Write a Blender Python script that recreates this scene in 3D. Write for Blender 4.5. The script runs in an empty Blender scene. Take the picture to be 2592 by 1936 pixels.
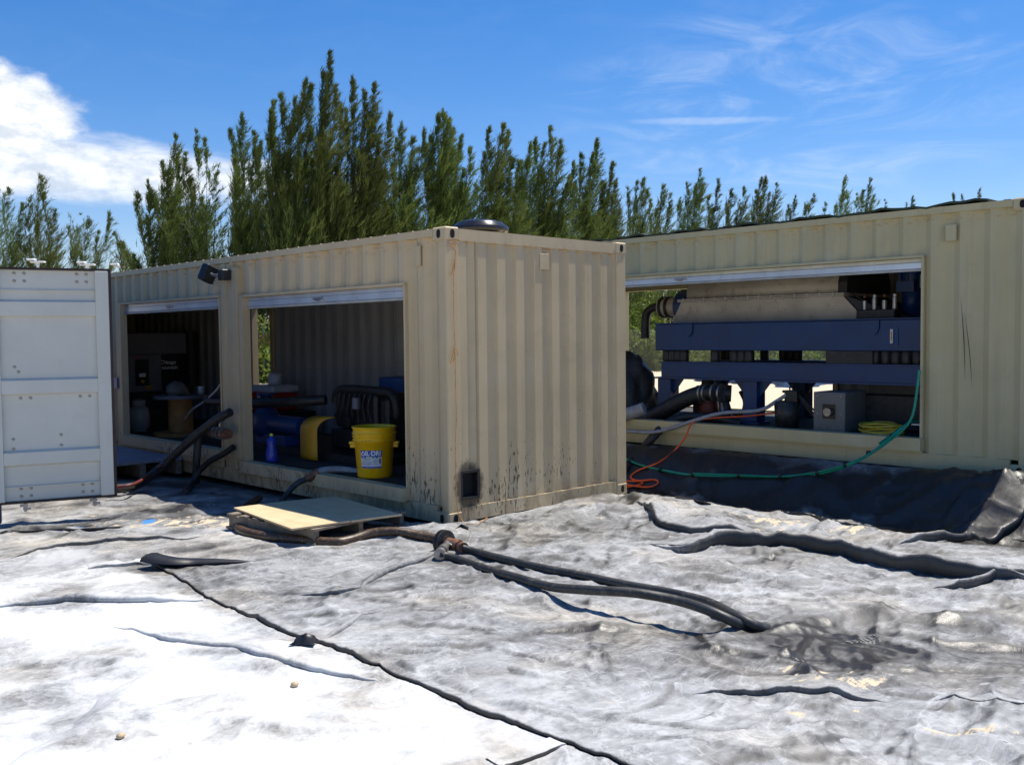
import bpy, math, random
import numpy as np
from mathutils import Vector, Matrix
random.seed(7); rng = np.random.default_rng(7)
R_ = math.radians
scene = bpy.context.scene
COL = scene.collection

# ------------------------------------------------------------------ camera
CAM = np.array([-5.4058, -6.3868, 1.6364]); YAW, PIT, ROL, FPX = .7693, .0466, -.0102, 2457.3
_f = np.array([math.sin(YAW)*math.cos(PIT), math.cos(YAW)*math.cos(PIT), -math.sin(PIT)])
_r = np.array([math.cos(YAW), -math.sin(YAW), 0.]); _u = np.cross(_r, _f)
_r, _u = _r*math.cos(ROL)+_u*math.sin(ROL), -_r*math.sin(ROL)+_u*math.cos(ROL)
KS = 2592/2212
cam_d = bpy.data.cameras.new('camera'); cam = bpy.data.objects.new('camera', cam_d); COL.objects.link(cam)
cam_d.sensor_width = 36; cam_d.lens = 36*FPX/2592; cam_d.clip_start = .05; cam_d.clip_end = 3000
cam.matrix_world = Matrix(((_r[0], _u[0], -_f[0], CAM[0]), (_r[1], _u[1], -_f[1], CAM[1]), (_r[2], _u[2], -_f[2], CAM[2]), (0, 0, 0, 1)))
scene.camera = cam

# ------------------------------------------------------------------ sky, sun, exposure
SUNV = Vector((.43, -.06, 1.0)).normalized()
w = bpy.data.worlds.new('World'); scene.world = w; w.use_nodes = True
nt = w.node_tree; nt.nodes.clear()
def N(nt, t, **k):
    n = nt.nodes.new(t)
    for a, b in k.items(): setattr(n, a, b)
    return n
def M(nt, op, a, b=None, c=None, clamp=False):
    n = nt.nodes.new('ShaderNodeMath'); n.operation = op; n.use_clamp = clamp
    for i, v in enumerate((a, b, c)):
        if v is None: continue
        if isinstance(v, (int, float)): n.inputs[i].default_value = v
        else: nt.links.new(v, n.inputs[i])
    return n.outputs[0]
def SS(nt, v, a, b):           # smoothstep remap
    n = nt.nodes.new('ShaderNodeMapRange'); n.interpolation_type = 'SMOOTHSTEP'
    nt.links.new(v, n.inputs[0]); n.inputs[1].default_value = a; n.inputs[2].default_value = b
    return n.outputs[0]
def MIX(nt, fac, a, b, mode='MIX'):
    n = nt.nodes.new('ShaderNodeMix'); n.data_type = 'RGBA'; n.blend_type = mode
    for i, v in ((0, fac), (6, a), (7, b)):
        if isinstance(v, (int, float)): n.inputs[i].default_value = v
        elif isinstance(v, tuple): n.inputs[i].default_value = (*v[:3], 1)
        else: nt.links.new(v, n.inputs[i])
    return n.outputs[2]
def NOISE(nt, vec, scale, detail=4, rough=.55, dist=0.0):
    n = nt.nodes.new('ShaderNodeTexNoise'); n.inputs['Scale'].default_value = scale
    n.inputs['Detail'].default_value = detail; n.inputs['Roughness'].default_value = rough
    n.inputs['Distortion'].default_value = dist
    if vec is not None: nt.links.new(vec, n.inputs['Vector'])
    return n.outputs[0]
def SCALE(nt, vec, s):
    n = nt.nodes.new('ShaderNodeMapping'); nt.links.new(vec, n.inputs[0]); n.inputs['Scale'].default_value = s
    return n.outputs[0]
tc = N(nt, 'ShaderNodeTexCoord'); sp = N(nt, 'ShaderNodeSeparateXYZ'); nt.links.new(tc.outputs['Generated'], sp.inputs[0])
sky = N(nt, 'ShaderNodeTexSky', sky_type='NISHITA'); sky.sun_disc = False
sky.sun_elevation = math.asin(SUNV.z); sky.sun_rotation = math.atan2(SUNV.x, SUNV.y)
sky.altitude = 0; sky.air_density = 1.0; sky.dust_density = 0.15; sky.ozone_density = 2.2
az = M(nt, 'MULTIPLY', M(nt, 'ARCTAN2', sp.outputs[0], sp.outputs[1]), 57.2958)
el = M(nt, 'MULTIPLY', M(nt, 'ARCSINE', sp.outputs[2]), 57.2958)
cb = N(nt, 'ShaderNodeCombineXYZ'); nt.links.new(az, cb.inputs[0]); nt.links.new(el, cb.inputs[1])
def ell(ca, ce, ra, re, tilt=0.0, nscale=.35, namp=1.0, stretch=(1, 1.6, 1), e0=1.05, e1=.7, det=6):
    nz = M(nt, 'SUBTRACT', NOISE(nt, SCALE(nt, cb.outputs[0], stretch), nscale, det, .6, .3), .5)
    dx = M(nt, 'SUBTRACT', az, ca); dy = M(nt, 'SUBTRACT', el, ce)
    dy = M(nt, 'ADD', dy, M(nt, 'MULTIPLY', dx, tilt))
    d = M(nt, 'ADD', M(nt, 'POWER', M(nt, 'ABSOLUTE', M(nt, 'DIVIDE', dx, ra)), 2.0), M(nt, 'POWER', M(nt, 'ABSOLUTE', M(nt, 'DIVIDE', dy, re)), 2.0))
    d = M(nt, 'ADD', d, M(nt, 'MULTIPLY', nz, namp))
    return SS(nt, d, e0, e1)
c1 = ell(13.5, 12.1, 8.0, 3.0, tilt=.10, nscale=.55, namp=.9, e0=1.05, e1=.45)
c2 = M(nt, 'MULTIPLY', ell(19.5, 9.2, 16, 1.9, tilt=.04, nscale=.40, namp=1.4, stretch=(.6, 3, 1), e0=1.2, e1=.05), .85)
c3 = M(nt, 'MULTIPLY', ell(15.0, 9.4, 7.5, 2.0, tilt=.0, nscale=.5, namp=1.0, e0=1.2, e1=.3), .9)
cum = M(nt, 'MAXIMUM', c1, M(nt, 'MAXIMUM', c2, c3))
wv = NOISE(nt, SCALE(nt, cb.outputs[0], (.5, 1.6, 1)), .20, 5, .62, 1.8)
wm = SS(nt, wv, .38, .95)
we = ell(60, 12.5, 14, 6, nscale=.12, namp=.6, e0=1.2, e1=.1)
cir = M(nt, 'MULTIPLY', M(nt, 'MULTIPLY', wm, M(nt, 'ADD', M(nt, 'MULTIPLY', we, .48), .04)), .9)
st = M(nt, 'MULTIPLY', ell(55.5, 12.05, 5.0, .26, tilt=.03, nscale=.8, namp=1.2, stretch=(.6, 3, 1), e0=1.1, e1=0), .22)
cir = M(nt, 'ADD', cir, st, clamp=True)
hs = N(nt, 'ShaderNodeHueSaturation'); hs.inputs['Saturation'].default_value = 1.40; hs.inputs['Value'].default_value = 1.0
nt.links.new(sky.outputs[0], hs.inputs['Color'])
shade = NOISE(nt, SCALE(nt, cb.outputs[0], (1, 1.8, 1)), .45, 5, .6)
ccol = MIX(nt, SS(nt, shade, .35, .62), (6.0, 6.6, 7.4), (9.5, 9.5, 9.5))
skc = MIX(nt, cum, MIX(nt, 1.0, hs.outputs[0], (1.06, .98, 1.13), 'MULTIPLY'), ccol)
skc = MIX(nt, cir, skc, (7.5, 8.2, 9.0))
bg = N(nt, 'ShaderNodeBackground'); nt.links.new(skc, bg.inputs[0]); bg.inputs[1].default_value = .088
wo = N(nt, 'ShaderNodeOutputWorld'); nt.links.new(bg.outputs[0], wo.inputs[0])
sun_d = bpy.data.lights.new('sun', 'SUN'); sun_d.energy = 4.8; sun_d.angle = R_(.53); sun_d.color = (1, .95, .86)
sun = bpy.data.objects.new('sun', sun_d); COL.objects.link(sun); sun.rotation_euler = SUNV.to_track_quat('Z', 'Y').to_euler()
sun.location = (10, -5, 30)
vs = scene.view_settings; vs.view_transform = 'Standard'; vs.look = 'None'; vs.gamma = 1; vs.exposure = .5
vs.use_curve_mapping = False
scene.render.engine = 'CYCLES'; scene.cycles.max_bounces = 6; scene.cycles.use_denoising = True

# ------------------------------------------------------------------ geometry of seeing: pixel -> place on a plane
def ray(D): return _f + _r*((D[0]*KS-1296)/FPX) - _u*((D[1]*KS-968)/FPX)
def on(D, ax, c):
    d = ray(D); return CAM + d*((c-CAM[ax])/d[ax])
def at(D, depth): return CAM + ray(D)*depth

# ------------------------------------------------------------------ helpers
class MB:
    def __init__(s): s.v = []; s.f = []; s.sm = []
    def add(s, vs, fs, smooth=False):
        n = len(s.v); s.v.extend([tuple(map(float, p)) for p in vs]); s.f.extend([tuple(n+i for i in q) for q in fs]); s.sm.extend([smooth]*len(fs)); return s
    def box(s, x0, x1, y0, y1, z0, z1, bev=0.0):
        if bev <= 0:
            v = [(x, y, z) for x in (x0, x1) for y in (y0, y1) for z in (z0, z1)]
            return s.add(v, [(0, 1, 3, 2), (4, 6, 7, 5), (0, 4, 5, 1), (2, 3, 7, 6), (0, 2, 6, 4), (1, 5, 7, 3)])
        # chamfered box: 24 verts
        X = (x0, x1); Y = (y0, y1); Z = (z0, z1); b = bev; vs_ = {}; L = []
        for i in (0, 1):
            for j in (0, 1):
                for k in (0, 1):
                    sx, sy, sz = (1, -1)[i], (1, -1)[j], (1, -1)[k]
                    for a, p in enumerate(((X[i], Y[j]+sy*b, Z[k]+sz*b), (X[i]+sx*b, Y[j], Z[k]+sz*b), (X[i]+sx*b, Y[j]+sy*b, Z[k]))):
                        vs_[(i, j, k, a)] = len(L); L.append(p)
        F = []
        for i in (0, 1):
            q = [vs_[(i, j, k, 0)] for j, k in ((0, 0), (1, 0), (1, 1), (0, 1))]; F.append(q if i else q[::-1])
            q = [vs_[(j, i, k, 1)] for j, k in ((0, 0), (0, 1), (1, 1), (1, 0))]; F.append(q if i else q[::-1])
            q = [vs_[(j, k, i, 2)] for j, k in ((0, 0), (1, 0), (1, 1), (0, 1))]; F.append(q if i else q[::-1])
            for j in (0, 1):
                F.append([vs_[(i, j, 0, 0)], vs_[(i, j, 1, 0)], vs_[(i, j, 1, 1)], vs_[(i, j, 0, 1)]])
                F.append([vs_[(i, 0, j, 0)], vs_[(i, 1, j, 0)], vs_[(i, 1, j, 2)], vs_[(i, 0, j, 2)]])
                F.append([vs_[(0, i, j, 1)], vs_[(1, i, j, 1)], vs_[(1, i, j, 2)], vs_[(0, i, j, 2)]])
        for i in (0, 1):
            for j in (0, 1):
                for k in (0, 1): F.append([vs_[(i, j, k, a)] for a in (0, 1, 2)])
        return s.add(L, F)
    def prism(s, poly, axis, a, b, smooth=False):       # poly: 2D points in the two other axes
        n = len(poly); v = []
        for t in (a, b):
            for p in poly:
                q = list(p); q.insert(axis, t); v.append(q)
        F = [tuple(range(n)), tuple(range(2*n-1, n-1, -1))]
        s.add(v, F)
        v2 = [(i, (i+1) % n, n+(i+1) % n, n+i) for i in range(n)]
        n0 = len(s.v)-2*n; s.f.extend([tuple(n0+i for i in q) for q in v2]); s.sm.extend([smooth]*n); return s
    def lathe(s, prof, c, n=24, axis=2, smooth=True):
        v = []
        for (r, z) in prof:
            for i in range(n):
                a = 2*math.pi*i/n; p = [r*math.cos(a), r*math.sin(a)]; p.insert(axis, z)
                v.append([p[k]+c[k] for k in range(3)])
        F = [(j*n+i, j*n+(i+1) % n, (j+1)*n+(i+1) % n, (j+1)*n+i) for j in range(len(prof)-1) for i in range(n)]
        return s.add(v, F, smooth)
    def cyl(s, c, r, h, axis=2, n=20):
        s.lathe([(r, 0), (r, h)], c, n, axis)
        for z in (0, h):
            p = []
            for i in range(n):
                a = 2*math.pi*i/n; q = [r*math.cos(a), r*math.sin(a)]; q.insert(axis, z); p.append([q[k]+c[k] for k in range(3)])
            s.add(p, [tuple(range(n))])
        return s
    def tube(s, pts, r, n=10, ribs=0, caps=True):
        P = [np.array(p, float) for p in pts]; m = len(P); rings = []
        up = None
        for i in range(m):
            t = P[min(i+1, m-1)]-P[max(i-1, 0)]; t = t/(np.linalg.norm(t)+1e-9)
            if up is None:
                up = np.cross(t, (0, 0, 1.0));
                if np.linalg.norm(up) < .1: up = np.cross(t, (1.0, 0, 0))
            a = up - t*(up@t); a /= np.linalg.norm(a)+1e-9; up = a; b = np.cross(t, a)
            rr = (r(i/(m-1)) if callable(r) else r)*(1+(ribs if (i % 2) else 0))
            rings.append([P[i]+(a*math.cos(2*math.pi*k/n)+b*math.sin(2*math.pi*k/n))*rr for k in range(n)])
        v = [p for q in rings for p in q]
        s.add(v, [(j*n+i, j*n+(i+1) % n, (j+1)*n+(i+1) % n, (j+1)*n+i) for j in range(m-1) for i in range(n)], True)
        if caps: s.add(rings[0], [tuple(range(n))]); s.add(rings[-1], [tuple(range(n))])
        return s
    def build(s, name, mat, parent=None, loc=None, rot=None):
        me = bpy.data.meshes.new(name); me.from_pydata(s.v, [], s.f); me.materials.append(mat)
        me.polygons.foreach_set('use_smooth', s.sm); me.update()
        import bmesh
        bm = bmesh.new(); bm.from_mesh(me); bmesh.ops.recalc_face_normals(bm, faces=bm.faces); bm.to_mesh(me); bm.free()
        return link(me, name, parent, loc, rot)
def link(me, name, parent=None, loc=None, rot=None):
    o = bpy.data.objects.new(name, me); COL.objects.link(o)
    if parent: o.parent = parent
    if loc is not None: o.location = loc
    if rot is not None: o.rotation_euler = rot
    return o
def tag(o, label=None, cat=None, group=None, kind=None):
    for k, v in (('label', label), ('category', cat), ('group', group), ('kind', kind)):
        if v: o[k] = v
    return o
def thing(name, label, cat, loc=(0, 0, 0), rotz=0, group=None):
    o = bpy.data.objects.new(name, None); COL.objects.link(o); o.location = loc; o.rotation_euler = (0, 0, rotz); o.empty_display_size = .1
    return tag(o, label, cat, group)
def spline(pts, per=10):
    P = [np.array(p, float) for p in pts]; P = [2*P[0]-P[1]]+P+[2*P[-1]-P[-2]]; out = []
    for i in range(1, len(P)-2):
        for k in range(per):
            t = k/per; a, b, c, d = P[i-1:i+3]
            out.append(.5*((2*b)+(-a+c)*t+(2*a-5*b+4*c-d)*t*t+(-a+3*b-3*c+d)*t**3))
    out.append(P[-2]); return out
def resample(pts, step):
    P = np.array(pts); d = np.r_[0, np.cumsum(np.linalg.norm(np.diff(P, axis=0), axis=1))]
    n = max(2, int(d[-1]/step)); t = np.linspace(0, d[-1], n); return np.stack([np.interp(t, d, P[:, k]) for k in range(3)], 1)
def text_mesh(body, size, mat, name, parent, M4, extr=.0006, bold=0.0, sx=1.0, align='CENTER'):
    cu = bpy.data.curves.new(name, 'FONT'); cu.body = body; cu.size = size; cu.extrude = extr; cu.offset = bold; cu.align_x = align; cu.align_y = 'CENTER'
    t = bpy.data.objects.new(name+'_tmp', cu); COL.objects.link(t)
    dg = bpy.context.evaluated_depsgraph_get(); me = bpy.data.meshes.new_from_object(t.evaluated_get(dg)); bpy.data.objects.remove(t)
    me.name = name; me.materials.clear(); me.materials.append(mat); me.transform(Matrix.Diagonal((sx, 1, 1, 1))); me.transform(M4)
    return link(me, name, parent)

# ------------------------------------------------------------------ materials
MATS = {}
def mat(name, col, rough=.6, metal=0.0, var=.12, vs_=6.0, dirt=None, dirt_amt=.3, bump=.0, bscale=60, spec=.5, extra=None):
    if name in MATS: return MATS[name]
    m = bpy.data.materials.new(name); m.use_nodes = True; t = m.node_tree; b = t.nodes['Principled BSDF']
    tcn = N(t, 'ShaderNodeTexCoord'); ob = tcn.outputs['Object']
    n1 = NOISE(t, ob, vs_, 6, .6)
    lo = tuple(c*(1-var) for c in col); hi = tuple(min(1, c*(1+var)) for c in col)
    c = MIX(t, SS(t, n1, .3, .7), lo, hi)
    if dirt:
        n2 = NOISE(t, ob, vs_*2.3, 8, .7, .4); c = MIX(t, M(t, 'MULTIPLY', SS(t, n2, .52, .68), dirt_amt), c, dirt)
    if extra: c = extra(t, ob, c)
    t.links.new(c, b.inputs['Base Color'])
    r = M(t, 'ADD', M(t, 'MULTIPLY', n1, .25), rough-.125); t.links.new(r, b.inputs['Roughness'])
    b.inputs['Metallic'].default_value = metal; b.inputs['Specular IOR Level'].default_value = spec
    if bump:
        bn = N(t, 'ShaderNodeBump'); bn.inputs['Strength'].default_value = bump; bn.inputs['Distance'].default_value = .01
        t.links.new(NOISE(t, ob, bscale, 5, .6), bn.inputs['Height']); t.links.new(bn.outputs[0], b.inputs['Normal'])
    MATS[name] = m; return m

def paint_extra(chips, port):
    def fn(t, ob, c):
        sx = N(t, 'ShaderNodeSeparateXYZ'); t.links.new(ob, sx.inputs[0]); X, Y, Z = sx.outputs
        # long faint vertical streaks of grime
        st = NOISE(t, SCALE(t, ob, (9, 9, .5)), 1.0, 6, .65); c = MIX(t, M(t, 'MULTIPLY', SS(t, st, .5, .75), .28), c, (.30, .25, .17))
        # pale chalking
        ch = NOISE(t, SCALE(t, ob, (2, 2, 2)), 1.0, 5, .6); c = MIX(t, M(t, 'MULTIPLY', SS(t, ch, .5, .75), .22), c, (.60, .56, .45))
        # rust along seams near the top and bottom rails
        rn = NOISE(t, SCALE(t, ob, (14, 14, 30)), 1.0, 5, .6)
        top = M(t, 'MULTIPLY', SS(t, Z, 2.40, 2.47), SS(t, Z, 2.52, 2.47)); c = MIX(t, M(t, 'MULTIPLY', M(t, 'MULTIPLY', top, SS(t, rn, .52, .64)), .6), c, (.42, .24, .08))
        if chips:
            ns = NOISE(t, SCALE(t, ob, (58, 58, 13)), 1.0, 3, .55); big = NOISE(t, SCALE(t, ob, (2.2, 2.2, 1.2)), 1.0, 3, .6)
            low = SS(t, Z, 1.15, .1)
            th = M(t, 'ADD', ns, M(t, 'MULTIPLY', M(t, 'MULTIPLY', low, SS(t, big, .38, .66)), .20))
            c = MIX(t, M(t, 'MULTIPLY', M(t, 'MULTIPLY', SS(t, th, .737, .762), SS(t, Z, 1.3, .9)), .92), c, (.10, .065, .042))
            gr = M(t, 'MULTIPLY', SS(t, Z, .4, .0), SS(t, NOISE(t, SCALE(t, ob, (12, 12, 4)), 1, 5, .6), .42, .62)); c = MIX(t, M(t, 'MULTIPLY', gr, .55), c, (.26, .18, .10))
        if port:
            px, pz = port
            d = M(t, 'ADD', M(t, 'POWER', M(t, 'ABSOLUTE', M(t, 'SUBTRACT', X, px)), 2), M(t, 'POWER', M(t, 'ABSOLUTE', M(t, 'MULTIPLY', M(t, 'SUBTRACT', Z, pz), .8)), 2))
            d = M(t, 'ADD', M(t, 'SQRT', d), M(t, 'MULTIPLY', NOISE(t, ob, 22, 4, .6), .10)); d = M(t, 'SUBTRACT', d, .05)
            nearf = SS(t, Y, .3, .2)
            c = MIX(t, M(t, 'MULTIPLY', M(t, 'MULTIPLY', SS(t, d, .20, .135), .85), nearf), c, (.06, .045, .03))
            # run of soot and rust under the port
            dr = M(t, 'MULTIPLY', M(t, 'MULTIPLY', SS(t, M(t, 'ABSOLUTE', M(t, 'SUBTRACT', X, px)), .11, .03), SS(t, Z, pz, pz-.1)), SS(t, NOISE(t, SCALE(t, ob, (50, 50, 6)), 1, 4, .6), .42, .6))
            c = MIX(t, M(t, 'MULTIPLY', M(t, 'MULTIPLY', dr, nearf), .75), c, (.16, .085, .04))
        return c
    return fn
BEIGE = (.57, .445, .265)
m_cont = mat('container_paint_weathered', BEIGE, .55, 0, .06, 1.5, (.36, .31, .22), .25, .04, 30, .4, paint_extra(True, (.25, .33)))
m_contb = mat('container_paint_cream', (.50, .435, .245), .5, 0, .06, 1.5, (.38, .33, .22), .25, .04, 30, .4, paint_extra(False, None))
m_contin = mat('container_inside_paint', (.36, .365, .36), .7, 0, .08, 2, (.2, .18, .15), .2)
m_dark = mat('dark_opening', (.01, .01, .01), .9)
m_floor = mat('container_floor_plywood', (.04, .035, .03), .8, 0, .3, 4, (.02, .02, .02), .6)
m_alu = mat('galvanised_bar', (.62, .66, .70), .38, .55, .08, 3, (.35, .3, .24), .3)
m_shut = mat('shutter_slat', (.42, .42, .38), .5, .1)
m_shutw = mat('shutter_cream', (.62, .60, .48), .5)
m_white = mat('door_white_paint', (.585, .58, .515), .45, 0, .04, 2, (.5, .47, .38), .22, .02, 40)
m_rustspot = mat('rusty_rivet', (.36, .33, .26), .7, 0, .3, 40)
m_navy = mat('navy_paint', (.02, .025, .07), .5)
m_gasket = mat('door_gasket_rubber', (.025, .012, .012), .6)
m_black = mat('black_rubber', (.018, .018, .018), .5, 0, .3, 8, (.1, .09, .08), .4)
m_blackg = mat('black_plastic', (.02, .02, .023), .25)
m_hose = mat('dusty_black_hose', (.03, .03, .029), .5, 0, .3, 10, (.13, .12, .10), .65, .05, 80)
m_hoseb = mat('brown_ribbed_hose', (.065, .036, .018), .42, 0, .4, 12, (.36, .27, .17), .5)
m_hoseg = mat('grey_hose', (.30, .30, .31), .5, 0, .2, 12, (.12, .1, .1), .5)
m_green = mat('green_garden_hose', (.0, .26, .16), .4, 0, .15, 12)
m_orange = mat('orange_cord', (.92, .12, .02), .5, 0, .12, 12)
m_rope = mat('orange_twine', (.55, .27, .08), .8, 0, .3, 30)
m_yel = mat('bucket_yellow', (.86, .50, .004), .38, 0, .06, 5, (.4, .25, .02), .25)
m_yelg = mat('guard_yellow', (.52, .26, .005), .5, 0, .1, 5, (.2, .12, .03), .4)
m_yelh = mat('yellow_hose', (.42, .33, .03), .45, 0, .2, 12)
m_blue = mat('machine_blue', (.006, .038, .125), .45, 0, .15, 3, (.05, .05, .07), .35)
m_blue2 = mat('light_machine_blue', (.012, .05, .19), .4, 0, .15, 6, (.04, .04, .05), .4)
m_bottle = mat('bottle_blue', (.02, .05, .38), .3)
m_drum = mat('drum_blue', (.02, .09, .28), .45)
m_steel = mat('dusty_stainless', (.44, .39, .31), .55, .1, .14, 3, (.16, .12, .08), .45)
m_metal = mat('dull_metal', (.35, .34, .33), .35, .8, .2, 12, (.1, .07, .05), .5)
m_brass = mat('rusty_pipe', (.20, .09, .05), .6, .3, .4, 20)
m_engine = mat('engine_black', (.022, .02, .02), .55, .1, .4, 14, (.09, .07, .05), .5)
m_red = mat('red_paint', (.42, .02, .015), .4, 0, .2, 6)
m_redd = mat('dull_red_paint', (.13, .02, .015), .5, 0, .3, 8, (.03, .02, .02), .5)
m_coolw = mat('cooler_white', (.62, .64, .68), .4)
m_boxg = mat('grey_cabinet', (.14, .14, .165), .5, 0, .08, 3)
m_boxw = mat('grey_white_box', (.15, .15, .145), .6, 0, .1, 5, (.15, .12, .1), .4)
m_screen = mat('panel_black', (.012, .012, .014), .3)
m_ltext = mat('white_lettering', (.75, .77, .8), .5)
m_dtext = mat('dark_lettering', (.10, .09, .09), .6)
m_orgtx = mat('orange_lettering', (.65, .22, .05), .6)
m_lblue = mat('label_blue', (.02, .07, .42), .45)
m_lwhite = mat('label_white', (.66, .69, .76), .5, 0, .05, 30)
m_lgreen = mat('label_green', (.03, .30, .18), .5)
m_lyel = mat('label_yellow', (.75, .65, .05), .5)
m_ply = mat('plywood_sheet', (.62, .47, .28), .6, 0, .08, 3, (.45, .30, .14), .35, .0, 60, .4,
            lambda t, ob, c: MIX(t, M(t, 'MULTIPLY', SS(t, NOISE(t, SCALE(t, ob, (22, 1.2, 1)), 1, 5, .6, .6), .45, .7), .35), c, (.45, .31, .15)))
m_wood = mat('pallet_wood', (.20, .16, .12), .8, 0, .3, 8, (.08, .06, .04), .5)
m_spool = mat('spool_wood', (.38, .19, .06), .7, 0, .25, 6)
m_step = mat('step_grey_board', (.20, .20, .24), .7, 0, .2, 3, (.08, .07, .07), .5)
m_tank = mat('propane_grey', (.30, .30, .31), .4, 0, .08, 5)
m_tarp = mat('green_tarp', (.03, .045, .02), .7, 0, .4, 6)
m_fence = mat('galvanised_wire', (.26, .26, .22), .5, .6, .2, 4)
m_net = mat('orange_mesh', (.36, .13, .05), .7)
m_lampw = mat('lamp_white', (.75, .77, .8), .4)

# foliage
def leafmat(name, c1, c2, c3, sc=.9):
    m = bpy.data.materials.new(name); m.use_nodes = True; t = m.node_tree; b = t.nodes['Principled BSDF']
    tcn = N(t, 'ShaderNodeTexCoord'); gi = N(t, 'ShaderNodeNewGeometry')
    n1 = NOISE(t, tcn.outputs['Object'], sc, 4, .6); ri = gi.outputs['Random Per Island']
    c = MIX(t, SS(t, n1, .35, .65), c1, c2); c = MIX(t, M(t, 'MULTIPLY', SS(t, ri, .5, 1), .6), c, c3)
    oi = N(t, 'ShaderNodeObjectInfo'); hv = N(t, 'ShaderNodeHueSaturation'); t.links.new(c, hv.inputs['Color']); t.links.new(M(t, 'ADD', M(t, 'MULTIPLY', oi.outputs['Random'], .4), .82), hv.inputs['Value']); t.links.new(M(t, 'ADD', M(t, 'MULTIPLY', oi.outputs['Random'], .03), .485), hv.inputs['Hue']); c = hv.outputs[0]
    t.links.new(c, b.inputs['Base Color']); b.inputs['Roughness'].default_value = .65; b.inputs['Specular IOR Level'].default_value = .25
    tr = N(t, 'ShaderNodeBsdfTranslucent'); t.links.new(c, tr.inputs[0])
    mx = N(t, 'ShaderNodeMixShader'); mx.inputs[0].default_value = .34
    t.links.new(b.outputs[0], mx.inputs[1]); t.links.new(tr.outputs[0], mx.inputs[2]); t.links.new(mx.outputs[0], t.nodes['Material Output'].inputs[0])
    return m
m_leaf = leafmat('casuarina_foliage', (.058, .095, .022), (.130, .175, .040), (.19, .22, .065), .6)
m_bush = leafmat('bush_foliage', (.07, .13, .022), (.18, .25, .04), (.26, .27, .07), 1.5)
m_bark = mat('tree_bark', (.09, .07, .055), .9, 0, .3, 6)

# ------------------------------------------------------------------ ground height
def _hash(ix, iy, s):
    h = (ix*374761393 + iy*668265263 + s*974634777) & 0xffffffff
    h = ((h ^ (h >> 13))*1274126177) & 0xffffffff
    return (h ^ (h >> 16)) & 0xffffffff
def perlin(x, y, s=0):
    x = np.asarray(x, float); y = np.asarray(y, float)
    ix = np.floor(x).astype(np.int64); iy = np.floor(y).astype(np.int64); fx = x-ix; fy = y-iy
    def g(a, b, dx, dy):
        an = _hash(a, b, s)/4294967296.0*2*np.pi; return np.cos(an)*dx+np.sin(an)*dy
    u = fx**3*(fx*(fx*6-15)+10); v = fy**3*(fy*(fy*6-15)+10)
    a = g(ix, iy, fx, fy); b = g(ix+1, iy, fx-1, fy); c = g(ix, iy+1, fx, fy-1); d = g(ix+1, iy+1, fx-1, fy-1)
    return (a*(1-u)+b*u)*(1-v)+(c*(1-u)+d*u)*v
def fbm(x, y, o=4, s=0, g=.5):
    r = 0; a = 1; f = 1
    for i in range(o): r = r+a*perlin(x*f, y*f, s+i*17); a *= g; f *= 2.03
    return r
def ridged(x, y, o=3, s=0, p=1.0):
    r = 0; a = 1; f = 1
    for i in range(o): r = r+a*(1-np.abs(perlin(x*f, y*f, s+i*31))*2.2)**2; a *= .5; f *= 2.1
    return r
def crease(x, y, s=0):                # narrow crests with long soft flanks
    n = np.abs(perlin(x, y, s)+.35*perlin(x*2.1, y*2.1, s+5)*.5)
    return np.exp(-n/.055)*.75+np.exp(-(n/.22)**2)*.35-.25
def sst(x, a, b):
    t = np.clip((x-a)/(b-a), 0, 1); return t*t*(3-2*t)
def polyd(x, y, P):                   # distance to polyline, side sign (+ = far from the camera), parameter 0..1
    best = np.full(x.shape, 1e9); sg = np.zeros(x.shape); tt = np.zeros(x.shape); P = np.array(P); L = np.r_[0, np.cumsum(np.hypot(*np.diff(P, axis=0).T))]
    for i in range(len(P)-1):
        a = P[i]; b = P[i+1]; d = b-a; l2 = d@d
        t = np.clip(((x-a[0])*d[0]+(y-a[1])*d[1])/l2, 0, 1); qx = x-(a[0]+t*d[0]); qy = y-(a[1]+t*d[1]); D = np.hypot(qx, qy)
        # side: is the point farther than the segment as seen from the camera?
        n = np.array([-d[1], d[0]]); n = n*np.sign(n@((a+b)/2-CAM[:2])); s_ = np.sign(qx*n[0]+qy*n[1])
        m = D < best; best = np.where(m, D, best); sg = np.where(m, s_, sg); tt = np.where(m, (L[i]+t*math.sqrt(l2))/L[-1], tt)
    return best, sg, tt
def gp(pts, z=0.0): return [tuple(on(p, 2, z)[:2]) for p in pts]
# folds of the sheet: (crest, height, near width, far width, lean)
FOLDS = [
 (spline([(*p, 0) for p in gp([(1362, 1066), (1420, 1092), (1500, 1100)], .06)], 6), .05, .25, .3, .0),
 (spline([(*p, 0) for p in gp([(1660, 1350), (1720, 1332), (1800, 1315), (1900, 1312), (2020, 1322), (2200, 1350)], .06)], 6), .06, .16, .3, .0),
 (spline([(*p, 0) for p in gp([(1010, 1125), (1060, 1108), (1180, 1086), (1300, 1076), (1362, 1070)], .05)], 6), .05, .18, .1, .0),
]
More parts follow.
